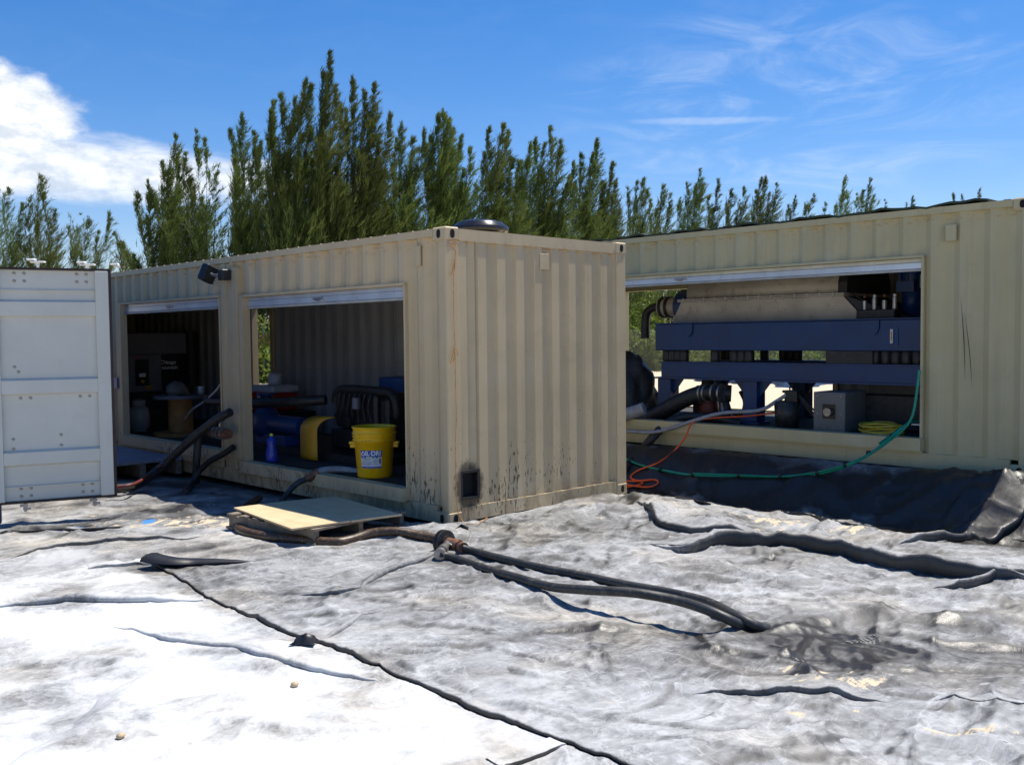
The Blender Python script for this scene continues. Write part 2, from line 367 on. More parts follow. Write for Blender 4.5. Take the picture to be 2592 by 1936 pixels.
# folded ridges of the sheets: crest pixels, height, far flank width, darkness of the near face, sheet
RIDGES = [
 ([(1368, 1082), (1396, 1096), (1430, 1122), (1485, 1134), (1560, 1141), (1680, 1150), (1790, 1160), (1850, 1168)], .105, .40, .80, 'grey', 'tall'),
 ([(1395, 1160), (1430, 1163), (1490, 1173), (1560, 1156), (1640, 1160), (1730, 1163), (1810, 1168), (1900, 1184), (1960, 1198), (2060, 1212), (2212, 1230), (2330, 1238)], .125, .46, .88, 'grey', 'tall'),
 ([(2010, 1260), (2080, 1252), (2150, 1240), (2280, 1234)], .07, .25, .8, 'grey', 'mid'),
 ([(1930, 1150), (2010, 1142), (2080, 1132), (2150, 1116), (2260, 1104)], .10, .35, .8, 'grey', 'mid'),
 ([(-40, 1306), (40, 1298), (100, 1291), (210, 1287), (330, 1288), (438, 1286)], .040, .14, .25, 'white', 'roll'),
 ([(245, 1346), (300, 1360), (380, 1380), (460, 1388), (520, 1396), (600, 1421), (690, 1441), (760, 1453), (838, 1477)], .027, .10, .25, 'white', 'roll'),
 ([(335, 1440), (260, 1510), (180, 1580), (70, 1640), (-60, 1700)], .026, .20, .1, 'white', 'soft'),
 ([(640, 1272), (690, 1278), (730, 1278), (800, 1266)], .035, .13, .5, 'grey', 'mid'),
 ([(770, 1266), (830, 1227), (880, 1208), (950, 1186)], .042, .13, .4, 'grey', 'roll'),
 ([(690, 1380), (745, 1352), (790, 1328), (845, 1317)], .026, .12, .4, 'grey', 'roll'),
 ([(1480, 1486), (1560, 1484), (1640, 1488), (1760, 1494), (1880, 1505), (1960, 1514)], .030, .30, .65, 'grey', 'mid'),
 ([(1985, 1506), (2080, 1514), (2160, 1521), (2260, 1532)], .024, .3, .65, 'grey', 'mid'),
 ([(0, 1206), (60, 1189), (140, 1175), (200, 1168), (300, 1162), (380, 1158), (440, 1148)], .028, .20, .6, 'white', 'mid'),
 ([(1085, 1656), (1130, 1640), (1180, 1620), (1222, 1604)], .016, .09, .9, 'white', 'mid'),
 ([(190, 1222), (300, 1212), (330, 1211)], .02, .15, .4, 'white', 'mid'),
 ([(980, 1290), (1100, 1330), (1230, 1360)], .02, .22, .2, 'grey', 'soft'),
 ([(1160, 1540), (1270, 1490), (1400, 1470), (1520, 1478)], .022, .24, .2, 'grey', 'soft'),
 ([(930, 1462), (1020, 1440), (1120, 1430), (1210, 1442)], .022, .24, .2, 'grey', 'soft'),
 ([(1360, 1640), (1560, 1600), (1800, 1590), (2000, 1610)], .022, .28, .2, 'grey', 'soft'),
 ([(1900, 1560), (2060, 1590), (2240, 1640)], .022, .28, .2, 'grey', 'soft'),
 ([(1100, 1160), (1180, 1128), (1300, 1108), (1350, 1100)], .04, .25, .3, 'grey', 'soft'),
 ([(1440, 1215), (1560, 1222), (1680, 1248), (1830, 1256)], .035, .28, .35, 'grey', 'soft'),
]
XE = -2.56   # western edge of the grey sheet lying on the white one
EDGE = [(-2.60, -9.0), (-2.60, -4.03), (-2.60, -3.0), (-2.575, -1.93), (-2.57, -1.2), (-2.55, -.6), (-2.44, .15), (-2.38, .62)]
def base_h(x, y, fine=True):
    x = np.asarray(x, float); y = np.asarray(y, float)
    h = .0*x
    h = h - .13*np.exp(-((x-2.95)/.55)**2)*sst(y, 4.5, 2.0)
    h = h + .345*sst(x, 3.05, 4.15)
    h = h + .05*np.exp(-((x-1.9)**2+(y+1.0)**2)/1.2)
    sand = np.clip(.25*fbm(x*.12+5, y*.12, 3, 5), -.2, .5)*sst(x, 7, 12)
    h = h + sand
    rightness = sst(x-.35*y, -1.6, .6); white = sst(x, -2.3, -2.7)
    amp = (.62+.38*rightness-.12*white)*(1-.6*sst(x, 3.6, 4.0)*sst(x, 9, 7))
    wx = x+.25*fbm(x*1.1, y*1.1, 2, 77); wy = y+.25*fbm(x*1.1+9, y*1.1, 2, 99)
    h = h + amp*(.045*fbm(wx*.8, wy*.8, 2, 3) + .014*fbm(wx*2.0, wy*2.0, 2, 13))
    if fine:
        h = h + amp*(.036*crease(wx*.75, wy*.75, 23) + .026*crease(wx*1.35+4, wy*1.35, 33) + .015*crease(wx*2.6, wy*2.6, 43) + .006*(ridged(wx*5, wy*5, 2, 41)-.7)) + .0012*fbm(x*30, y*30, 2, 61)
    c = on((2140, 1100), 2, .05); cr = np.exp(-((x-c[0])**2+(y-c[1])**2)/.55**2)
    if fine: h = h + cr*(.09*crease(wx*1.3+2, wy*1.3, 55)+.06*crease(wx*2.2, wy*2.2+3, 56))
    # mounds between the right-hand folds
    for (px, py, z, a, s_) in ((1545, 1122, .08, .13, .30), (1865, 1132, .05, .05, .3), (2185, 1105, .05, .07, .35), (880, 1148, .03, .06, .35), (985, 1140, .02, .05, .25)):
        c = on((px, py), 2, z); h = h + a*np.exp(-((x-c[0])**2+(y-c[1])**2)/s_**2)
    # keep the ground under the containers, a little lower by container A's long side
    ina = sst(x, -.25, 0)*sst(x, 2.75, 2.4)*sst(y, -.15, .02); h = h*(1-ina) + ina*np.minimum(h, -.03)
    inb = sst(x, 3.95, 4.15)*sst(x, 7.0, 6.7); h = h*(1-inb)+inb*np.minimum(h, .26)
    h = h - .03*sst(x, -.9, -.1)*sst(y, 0, .5)*sst(x, .5, .2)
    pal = sst(x, -1.55, -1.4)*sst(x, -.15, -.3)*sst(y, -.1, .15)*sst(y, 1.6, 1.45); h = h*(1-pal)+np.minimum(h, .0)*pal
    return h
def folds_h(x, y):
    H = 0*x; L = 0*x; ST = 0*x
    for P, hh, wn, wf, lean in FOLDS:
        P2 = np.array(P)[:, :2]; bx0, by0 = P2.min(0)-.8; bx1, by1 = P2.max(0)+.8
        m = (x > bx0) & (x < bx1) & (y > by0) & (y < by1)
        if not m.any(): continue
        d, s_, t = polyd(x[m], y[m], P2)
        taper = np.clip(np.minimum(t, 1-t)*7, 0, 1)**.7*(.8+.35*perlin(t*7, t*0+hh*50, 5))
        pr = np.where(s_ < 0, 1-sst(d, 0, wn), np.exp(-(d/wf)**1.5*2.2)); v = hh*taper*pr
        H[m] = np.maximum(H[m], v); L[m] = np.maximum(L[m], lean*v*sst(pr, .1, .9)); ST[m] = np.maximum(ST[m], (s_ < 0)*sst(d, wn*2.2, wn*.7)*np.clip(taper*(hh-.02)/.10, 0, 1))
    return H, L, ST
def edge_off(x, y):                   # signed: >0 east of the sheet edge
    d, s_, t = polyd(x, y, EDGE); e = d*np.where(x > np.interp(y, [p[1] for p in EDGE], [p[0] for p in EDGE]), 1, -1)
    return e + .018*perlin(y*2.2, y*0+.5, 9) + .006*perlin(y*9, y*0+.5, 19)
def gh(x, y):
    a = np.array([[float(x)]]); b = np.array([[float(y)]]); return float((base_h(a, b)+folds_h(a, b)[0])[0, 0])
_ts = np.concatenate([np.linspace(2, 9, 700), np.linspace(9.02, 24, 500)])
def g3(D, dz=0.0, z=0.0):             # pixel -> first point of the liner seen there
    d = ray(D); P = CAM+d*_ts[:, None]; X, Y = P[:, 0][None], P[:, 1][None]; h = (base_h(X, Y)+folds_h(X, Y)[0])[0]+dz
    k = np.argmax(P[:, 2] < h)
    if k == 0: return on(D, 2, dz)
    a0, a1 = P[k-1, 2]-h[k-1], h[k]-P[k, 2]; t = _ts[k-1]+(_ts[k]-_ts[k-1])*a0/(a0+a1+1e-9); return CAM+d*t

def grid_obj(name, X, Y, Z, LX, LY, mtl, attrs, keep=None, parent=None):
    ny, nx = X.shape; V = np.stack([X+LX, Y+LY, Z], -1).reshape(-1, 3)
    idx = np.arange(nx*ny).reshape(ny, nx); q = np.stack([idx[:-1, :-1], idx[:-1, 1:], idx[1:, 1:], idx[1:, :-1]], -1).reshape(-1, 4)
    if keep is not None:
        kk = keep[:-1, :-1].reshape(-1); q = q[kk]
        used = np.unique(q); remap = -np.ones(len(V), np.int64); remap[used] = np.arange(len(used)); V = V[used]; q = remap[q]; attrs = {k: v.reshape(-1)[used] for k, v in attrs.items()}
    me = bpy.data.meshes.new(name); me.vertices.add(len(V)); me.vertices.foreach_set('co', V.reshape(-1).astype(np.float32))
    me.loops.add(q.size); me.loops.foreach_set('vertex_index', q.reshape(-1).astype(np.int32)); me.polygons.add(len(q))
    me.polygons.foreach_set('loop_start', np.arange(0, q.size, 4, dtype=np.int32)); me.polygons.foreach_set('use_smooth', np.ones(len(q), bool))
    for k, v in attrs.items():
        a = me.attributes.new(k, 'FLOAT', 'POINT'); a.data.foreach_set('value', v.reshape(-1).astype(np.float32))
    me.update(calc_edges=True); me.validate(); me.materials.append(mtl)
    return link(me, name, parent)

def liner_material():
    m = bpy.data.materials.new('dusty_pond_liner'); m.use_nodes = True; t = m.node_tree; b = t.nodes['Principled BSDF']
    tcn = N(t, 'ShaderNodeTexCoord'); ob = tcn.outputs['Object']
    def A(n): a = N(t, 'ShaderNodeAttribute'); a.attribute_name = n; return a.outputs['Fac']
    dust_shade, sand, white, blue = A('dust_shade'), A('sand'), A('white'), A('blue')
    wob = NOISE(t, ob, 1.3, 3, .5)
    str_ = NOISE(t, SCALE(t, ob, (1, 1, 1)), 2.2, 10, .72, 1.4); fine = NOISE(t, ob, 28, 8, .75, .6); mid = NOISE(t, ob, 8, 9, .7, 1.0)
    # wiped streaks: noise stretched along two directions
    mp = N(t, 'ShaderNodeMapping'); t.links.new(ob, mp.inputs[0]); mp.inputs['Rotation'].default_value = (0, 0, R_(-42)); mp.inputs['Scale'].default_value = (1.5, 8, 1)
    wip = NOISE(t, mp.outputs[0], 1.6, 8, .7, .8)
    v = M(t, 'ADD', M(t, 'MULTIPLY', M(t, 'SUBTRACT', str_, .5), .85), M(t, 'MULTIPLY', M(t, 'SUBTRACT', fine, .5), .7))
    v = M(t, 'ADD', v, M(t, 'MULTIPLY', M(t, 'SUBTRACT', mid, .5), .7)); v = M(t, 'ADD', v, M(t, 'MULTIPLY', M(t, 'SUBTRACT', wip, .5), .9))
    vein = NOISE(t, ob, 1.7, 5, .6, 1.6); vein = SS(t, M(t, 'ABSOLUTE', M(t, 'SUBTRACT', vein, .5)), .022, .0); vein2 = NOISE(t, SCALE(t, ob, (1, 1, 1.3)), 4.1, 5, .6, 1.2); vein2 = SS(t, M(t, 'ABSOLUTE', M(t, 'SUBTRACT', vein2, .52)), .02, .0)
    v = M(t, 'ADD', v, M(t, 'MULTIPLY', M(t, 'MAXIMUM', vein, M(t, 'MULTIPLY', vein2, .7)), .26))
    d = M(t, 'ADD', dust_shade, M(t, 'MULTIPLY', M(t, 'MULTIPLY', v, 1.0), SS(t, dust_shade, -.05, .42)), clamp=True)
    tint = NOISE(t, ob, .9, 4, .6, .5)
    c = MIX(t, d, (.027, .024, .021), MIX(t, SS(t, tint, .45, .68), (.43, .435, .44), (.46, .43, .38)))
    # chalky white zones and the pale under-sheet
    wv = M(t, 'ADD', white, M(t, 'MULTIPLY', M(t, 'ADD', M(t, 'SUBTRACT', str_, .5), M(t, 'MULTIPLY', M(t, 'SUBTRACT', fine, .5), .5)), 1.1), clamp=True)
    c = MIX(t, SS(t, wv, .15, .8), c, (.58, .585, .575))
    sv = M(t, 'ADD', sand, M(t, 'MULTIPLY', M(t, 'ADD', M(t, 'SUBTRACT', mid, .5), M(t, 'SUBTRACT', wip, .5)), 1.7))
    sf = SS(t, sv, .50, .60)
    c = MIX(t, sf, c, MIX(t, fine, (.52, .415, .27), (.60, .515, .375)))
    c = MIX(t, SS(t, M(t, 'ADD', blue, M(t, 'MULTIPLY', M(t, 'SUBTRACT', mid, .5), 1.6)), .35, .55), c, (.05, .22, .62))
    t.links.new(c, b.inputs['Base Color'])
    r = M(t, 'ADD', M(t, 'MULTIPLY', SS(t, d, .0, .10), .18), M(t, 'ADD', M(t, 'MULTIPLY', d, .22), .38)); r = M(t, 'MAXIMUM', r, M(t, 'MULTIPLY', sf, .9)); r = M(t, 'MAXIMUM', r, M(t, 'MULTIPLY', white, .7)); t.links.new(r, b.inputs['Roughness'])
    b.inputs['Specular IOR Level'].default_value = .45
    bn = N(t, 'ShaderNodeBump'); bn.inputs['Strength'].default_value = .4; bn.inputs['Distance'].default_value = .010
    hgt = M(t, 'ADD', mid, M(t, 'MULTIPLY', fine, .35)); hgt = M(t, 'ADD', hgt, M(t, 'MULTIPLY', sf, .3)); t.links.new(hgt, bn.inputs['Height']); t.links.new(bn.outputs[0], b.inputs['Normal'])
    return m
m_liner = liner_material()
m_linerb = mat('liner_underside', (.016, .016, .018), .45)

def liner_attrs(x, y):
    # how much dust lies on the black sheet
    big = fbm(x*.55+3, y*.55, 3, 201); med = fbm(x*1.7, y*1.7, 3, 211)
    rightness = sst(x-.35*y, -1.6, .8)
    wx = x+.25*fbm(x*1.1, y*1.1, 2, 77); wy = y+.25*fbm(x*1.1+9, y*1.1, 2, 99)
    crest = np.maximum(crease(wx*.75, wy*.75, 23), np.maximum(crease(wx*1.35+4, wy*1.35, 33), .8*crease(wx*2.6, wy*2.6, 43)))
    dust_shade = .425-.01*rightness-.06*sst(y, -.8, .8) + .38*big + .26*med + .22*crest
    def blob(D, rx, ry, z=0):
        c = on(D, 2, z); e1 = _r[:2]/np.linalg.norm(_r[:2]); e2 = _f[:2]/np.linalg.norm(_f[:2]); dx = x-c[0]; dy = y-c[1]
        return np.exp(-((dx*e1[0]+dy*e1[1])/rx)**2-((dx*e2[0]+dy*e2[1])/ry)**2)
    # wetter, trodden, almost clean patch at the right; dark sheet beside container B
    dust_shade = dust_shade - .33*blob((1900, 1400), 1.0, .45) - .27*blob((2160, 1450), .7, .6) - .25*blob((1750, 1420), .5, .3)
    dust_shade = dust_shade + .12*blob((1500, 1560), 1.2, .6) + .10*blob((2000, 1600), 1.0, .3)
    berm = sst(x-.10*np.maximum(0, -y), 2.55, 2.85)*sst(x, 30, 20); dust_shade = dust_shade*(1-berm)+berm*(.17+.42*med+.22*crest)
    east = sst(y, -2.4, -3.2)*sst(x, 2.2, 2.7); dust_shade = dust_shade*(1-east)+east*.03
    roll = blob((2120, 1125), .55, .35)*1.1; dust_shade = dust_shade - roll
    bx = sst(x, .2, -1.0)*sst(y, 1.2, 2.2); dust_shade = dust_shade - .10*bx + .5*bx*fbm(x*2.5, y*2.5, 3, 611)
    # darker liner right in front of container A's long side
    dust_shade = dust_shade - .22*sst(x, -1.2, -.3)*sst(y, 0, .6)
    dust_shade = dust_shade + .22*blob((1600, 1290), .9, .35) + .15*blob((1300, 1190), .8, .3)
    sand = .02+.30*fbm(x*.8+40, y*.8, 3, 301)
    for D, rx, ry, a in (((1830, 1480), .25, .06, .65), ((1770, 1462), .22, .05, .6), ((1680, 1450), .14, .05, .5), ((1600, 1548), .3, .04, .5), ((2110, 1590), .25, .05, .45), ((2180, 1600), .3, .05, .45), ((1510, 1085), .35, .25, .7),
                         ((1660, 1130), .7, .3, .78), ((1850, 1150), .5, .12, .65), ((1280, 1128), .16, .10, .5), ((330, 1120), .6, .5, .3), ((480, 1130), .5, .35, .45), ((100, 1120), .5, .4, .40), ((520, 1165), .3, .2, .40), ((60, 1180), .5, .3, .4), ((1400, 1290), .1, .05, .35), ((1250, 1280), .12, .04, .4), ((1330, 1515), .2, .05, .4), ((1530, 1245), .15, .06, .42),
                         ((1020, 1320), .10, .06, .35), ((1240, 1355), .10, .05, .35)):
        sand = sand + .72*a*blob(D, rx*1.15, ry*1.15)
    sand = sand*(1-.9*berm)*(1-east)
    blue = .9*blob((322, 1128), .07, .10)+.55*blob((215, 1140), .20, .07)+.4*blob((120, 1148), .2, .05)
    white = -.42+.7*fbm(x*.9+70, y*.9, 3, 401)
    white = white + .30*sst(y, -2.5, -4.6)*sst(x, .5, -1.5) + .35*sst(x, -2.0, -3.0)*sst(y, 3.2, 1.6)
    white = white-east; dust_shade = dust_shade*(1-east)
    return dict(dust_shade=np.clip(dust_shade, 0, 1.1), sand=sand, white=white, blue=blue)

def under_attrs(X, Y, at_):
    wx_ = X+.25*fbm(X*1.1, Y*1.1, 2, 77); wy_ = Y+.25*fbm(X*1.1+9, Y*1.1, 2, 99); crest_ = crease(wx_*1.35+4, wy_*1.35, 33)
    und = {k: v.copy() for k, v in at_.items()}; yy = sst(Y+.5*fbm(X, Y, 2, 9), 3.0, -.2)
    und['white'] = np.maximum(at_['white'], (.57+1.15*fbm(X*1.1, Y*1.1, 4, 701)+.25*crest_-.50*sst(Y, -2.9, -4.6)*sst(X, -4.6, -3.0)-.25*sst(Y, .3, 1.4))*yy + at_['white']*(1-yy))
    und['dust_shade'] = np.clip(at_['dust_shade']+.15, 0, 1.05); return und
_wr = np.random.default_rng(11); WRK = []
for _ in range(230):                   # short tension wrinkles scattered over the sheets
    D_ = (_wr.uniform(-150, 2360), 1120+540*_wr.random()**1.25); c_ = on(D_, 2, 0)[:2]; L_ = _wr.uniform(.25, .95)*(1+.5*(D_[1] < 1300)); a_ = -YAW+_wr.normal(0, .42)
    if D_[0] < 900 and D_[1] > 1230+(D_[0]-320)*.43 and _wr.random() < .6: continue
    WRK.append((c_[0], c_[1], a_, L_, _wr.uniform(.007, .021), _wr.uniform(-.35, .35), _wr.uniform(.025, .05), _wr.uniform(.09, .22)))
def wrinkles(X, Y):
    H = 0*X; S = 0*X
    for (cx_, cy_, a_, L_, h_, k_, wn, wf) in WRK:
        m = (np.abs(X-cx_) < L_+.4) & (np.abs(Y-cy_) < L_+.4)
        if not m.any(): continue
        dx, dy = X[m]-cx_, Y[m]-cy_; u = dx*math.cos(a_)+dy*math.sin(a_); v = -dx*math.sin(a_)+dy*math.cos(a_)-k_*u*u-.03*np.sin(u*9+cx_*7)
        tp = np.clip(1-(u/L_)**2, 0, 1)**1.3*h_; pr = np.where(v < 0, np.exp(-(v/wn)**2), np.exp(-(v/wf)**1.3 if False else -np.abs(v/wf)**1.3))
        H[m] = np.maximum(H[m], tp*pr); S[m] = np.maximum(S[m], (tp/.025)*np.exp(-((v+wn*.9)/(wn*.9))**2))
    return H, np.clip(S, 0, 1)
def build_ground():
    # near liner, finely meshed
    # (a fan of rings round the photographer, closest spacing nearest to him)
    th = YAW+np.linspace(-R_(50), R_(50), 830); rg = [1.6]
    while rg[-1] < 15: rg.append(rg[-1]*(1.0042 if rg[-1] < 10 else 1.009))
    TH, RG = np.meshgrid(th, np.array(rg)); X = CAM[0]+np.sin(TH)*RG; Y = CAM[1]+np.cos(TH)*RG
    H, L, ST = folds_h(X, Y); WH, WS = wrinkles(X, Y); e = edge_off(X, Y); nf_ = sst(np.abs(e), .04, .16)*(1-sst(H, .005, .03)); WH = WH*nf_; WS = WS*nf_; B = base_h(X, Y); Z = B+np.maximum(H, 0)+WH; at_ = liner_attrs(X, Y); at_['dust_shade'] = at_['dust_shade']*(1-.62*ST)*(1-.42*WS)+.14*np.clip(WH/.02, 0, 1)*(1-WS); at_['white'] = at_['white']-.35*ST; at_['sand'] = at_['sand']*(1-ST)  # near flanks of folds and wrinkles darkened as painted shade, wrinkle crests paler
    # relief shading painted into the colour: steep flanks darker, flat parts paler
    gr = np.abs(np.diff(Z, axis=0, append=Z[-1:])/np.gradient(RG, axis=0)); gt = np.abs(np.diff(Z, axis=1, append=Z[:, -1:])/(RG*(th[1]-th[0])))
    sl = np.hypot(gr, gt); sl = (sl+np.roll(sl, 1, 0)+np.roll(sl, 1, 1)+np.roll(sl, -1, 0)+np.roll(sl, -1, 1))/5
    for k_ in ('dust_shade', 'white'): at_[k_] = at_[k_]-np.clip((sl-.17)*1.0, -.10, .38)
    toc = np.array([-.70, -.72])
    # the pale under-sheet, everything west of the edge (and a hand's width under the grey sheet)
    und = under_attrs(X, Y, at_)
    north = Y > .45
    wsel = (e < .12) & (Y < 1.5) | (Y >= .45)
    drop = np.where((e > 0) & (Y < .45), -.02, 0)
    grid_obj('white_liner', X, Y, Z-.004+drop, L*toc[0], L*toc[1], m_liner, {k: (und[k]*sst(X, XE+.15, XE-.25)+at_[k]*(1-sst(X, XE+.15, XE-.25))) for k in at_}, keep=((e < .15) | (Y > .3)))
    tag(bpy.data.objects['white_liner'], kind='structure')
    # grey sheet, lifted along its western edge
    lift = (.005+.020*np.clip(perlin(Y*1.9, Y*0+2.5, 33)+.1, 0, 1))*np.exp(-np.clip(e, 0, 9)/.09)+.004
    nf = sst(Y, .62, .2); Zg = Z+lift*nf+np.where(Y > .35, -.02*sst(Y, .45, .75), 0)
    o = grid_obj('grey_liner', X, Y, Zg, L*toc[0], L*toc[1], m_liner, at_, keep=(e > .014) & (Y < .80)); tag(o, kind='structure')
    # its raw edge: a thin lip of black liner with the dusty top running back under the sheet
    yp = np.arange(-7.2, .62, .012); ex = np.interp(yp, [p[1] for p in EDGE], [p[0] for p in EDGE])-(.018*perlin(yp*2.2, yp*0+.5, 9)+.006*perlin(yp*9, yp*0+.5, 19))
    lf = .007+.020*np.clip(perlin(yp*1.9, yp*0+2.5, 33)+.1, 0, 1)+.004*perlin(yp*7, yp*0, 35); prof = [(-.004, -.6), (-.007, .55), (-.003, .95), (.006, 1.05), (.03, 1.0), (.06, .75)]
    XX = np.stack([ex+a for a, _ in prof]); YY = np.stack([yp]*len(prof)); ZZ = base_h(XX, YY)+np.stack([lf*q+.004 for _, q in prof]); aa = liner_attrs(XX, YY)
    nr = np.array([1, 1, .6, 0, 0, 0])[:, None]; aa['dust_shade'] = aa['dust_shade']*(1-nr); aa['white'] = aa['white']-nr; aa['sand'] = aa['sand']*(1-nr); aa['dust_shade'][5] = aa['dust_shade'][4]
    grid_obj('sheet_edge', XX, YY, ZZ, 0*XX, 0*XX, m_liner, aa, parent=o)
    # far ground: black liner close by, pale sand beyond, one sheet to the horizon
    def ax(a, b, fine, far): 
        g = np.arange(a, b, fine); k = [0]; s = fine
        while k[-1] < far: s *= 1.25; k.append(k[-1]+s)
        k = np.array(k[1:]); return np.r_[(a-k)[::-1], g, b+k]
    xs = ax(-9, 14, .2, 900); ys = ax(-9, 14, .2, 900); X, Y = np.meshgrid(xs, ys)
    B = base_h(X, Y, False); rr_ = np.hypot(X-CAM[0], Y-CAM[1]); dth = np.abs(np.arctan2(X-CAM[0], Y-CAM[1])-YAW); inner = (rr_ < 14.6) & (rr_ > 2.0) & (dth < R_(47))
    far = np.maximum(np.abs(X), np.abs(Y)) > 60
    Z = np.where(far, .05, B); Z = np.where(inner, Z-.30, Z-.02)
    a = liner_attrs(X, Y); dist = np.hypot(X-2, Y-2)
    sandz = np.maximum(sst(X, 7.6, 8.6), sst(dist, 12, 15)); a['sand'] = np.maximum(a['sand'], sandz*1.6); a['white'] = a['white']*(1-sandz)
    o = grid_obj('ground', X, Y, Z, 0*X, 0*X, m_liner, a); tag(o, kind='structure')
build_ground()

def build_ridge(px, h, wf, dk, sheet, kind):
    z0 = h*.9; P = resample(spline([on(p, 2, z0) for p in px], 8), .02); m = len(P); soft = kind == 'soft'
    # even out the path and give it a small wander
    T = np.gradient(P[:, :2], axis=0); T /= np.linalg.norm(T, axis=1, keepdims=True); Nn = np.stack([-T[:, 1], T[:, 0]], 1)
    sg = np.sign(((P[:, :2]-CAM[:2])*Nn).sum(1)); Nn = Nn*np.sign(np.median(sg)); t = np.linspace(0, 1, m); sid = int(px[0][0]*3+px[0][1])
    if kind == 'roll': prof = [(-.15, -.25), (-.50, .18), (-.62, .50), (-.40, .85), (0, 1), (.45, .95), (.9, .70), (1.4, .40), (2.0, .15), (2.8, -.25)]; unit = h
    elif soft: prof = [(-1.3, -.5), (-.9, .05), (-.5, .45), (-.2, .85), (0, 1), (.2, .88), (.5, .55), (.8, .25), (1.1, .05), (1.4, -.5)]; unit = wf*.55
    else: prof = [(-.05, -.30), (-.12, .12), (-.20, .40), (-.26, .68), (-.17, .90), (0, 1)]+[(wf/h*q, math.exp(-(q**1.2)*2.3)) for q in (.12, .25, .4, .6, .8, 1.05)]+[(wf/h*1.35, -.2)]; unit = h
    taper = np.clip(np.minimum(t, 1-t)*4, 0.0, 1)**.85; var = 1+.45*perlin(t*m*.02*1.6, t*0+.5, sid)+.28*perlin(t*m*.02*5, t*0+.5, sid+1)
    hh = h*taper*var; wob = .35*unit*perlin(t*m*.02*2.2, t*0+.5, sid+2)+.16*unit*perlin(t*m*.02*8, t*0+.5, sid+3); V = []
    for (a, z) in prof:
        xy = P[:, :2]+Nn*((a*unit*(taper*.92+.08) if not (a > .3 and kind not in ('roll', 'soft')) else a*h)+wob)[:, None]
        g = (base_h(xy[None, :, 0], xy[None, :, 1])+folds_h(xy[None, :, 0], xy[None, :, 1])[0])[0]
        g2 = g if z < 0 else g
        V.append(np.stack([xy[:, 0], xy[:, 1], g2+(np.where(z < 0, z*.06 if z < 0 else 0, 0))+hh*max(z, 0)+.002], 1))
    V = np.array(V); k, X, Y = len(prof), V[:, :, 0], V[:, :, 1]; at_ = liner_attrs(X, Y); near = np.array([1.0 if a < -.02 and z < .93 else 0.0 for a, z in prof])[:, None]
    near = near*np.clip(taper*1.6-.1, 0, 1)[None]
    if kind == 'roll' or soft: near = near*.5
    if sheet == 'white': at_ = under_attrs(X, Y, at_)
    at_['dust_shade'] = at_['dust_shade']*(1-dk*near)+.05*(1-near); at_['sand'] = at_['sand']*(1-near); at_['white'] = at_['white']-.5*near*dk  # near face painted darker for shade, on top of its barer liner
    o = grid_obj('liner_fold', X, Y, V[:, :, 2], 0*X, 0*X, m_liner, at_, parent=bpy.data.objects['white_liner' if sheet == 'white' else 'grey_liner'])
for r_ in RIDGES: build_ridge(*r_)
def boot_prints():
    V = []; F = []
    for (px_, ang_, n_) in (((1870, 1388), -.6, 7), ((1735, 1432), -.9, 6), ((1848, 1464), -.9, 7), ((2030, 1436), -.5, 8), ((1960, 1452), -.4, 6), ((2120, 1400), -.7, 6)):
        c = g3(px_)[:2]; ca, sa = math.cos(ang_), math.sin(ang_)
        for k in range(n_):
            u0 = (k-n_/2)*.026+.004*math.sin(k*2.3)
            for sd in (1, -1):
                q = [(u0, .004*sd), (u0+.016, .004*sd), (u0+.002, .034*sd), (u0-.010, .036*sd)]; n0 = len(V)
                for (a, b) in q:
                    x, y = c[0]+a*ca-b*sa, c[1]+a*sa+b*ca; V.append((x, y, gh(x, y)+.007))
                F.append((n0, n0+1, n0+2, n0+3))
    me = bpy.data.meshes.new('boot_print'); me.from_pydata(V, [], F); me.materials.append(mat('dust_print', (.17, .17, .165), .9, 0, .3, 60)); o = link(me, 'boot_print', bpy.data.objects['grey_liner']); o['kind'] = 'stuff'
boot_prints()


# grey sheet's curled corner
def curl():
    pts = [g3(p) for p in ((322, 1222), (345, 1226), (380, 1228), (420, 1226), (470, 1222), (545, 1216))]
    P = resample(spline(pts, 8), .03); mb = MB(); n = 9; m = len(P); rings = []
    for i, p in enumerate(P):
        t = i/(m-1); r = .075*(1-t)**.7*(min(1, t*9+.7))+.004
        tn = P[min(i+1, m-1)]-P[max(i-1, 0)]; tn[2] = 0; tn /= np.linalg.norm(tn); side = np.array([-tn[1], tn[0], 0.])
        if side@(p-CAM) < 0: side = -side
        q = []
        for k in range(n):
            a = R_(-60+k*(235/(n-1)))     # open side to the camera
            q.append(p+side*(r*math.cos(a))*1.2+np.array([0, 0, r*.62+r*.62*math.sin(a)]))
        rings.append(q)
    v = [q for rr in rings for q in rr]; v2 = [tuple(np.array(q)+np.array([.0, .0, .006])) for q in v]; k0 = len(v)
    F = [(j*n+i, j*n+i+1, (j+1)*n+i+1, (j+1)*n+i) for j in range(m-1) for i in range(n-1)]
    mb.add(v, F, True); mb.add(v2, F, True)
    o = mb.build('curled_liner_flap', m_linerb); tag(o, 'black curled-over corner flap of the grey liner sheet on the white sheet', 'liner flap')
curl()
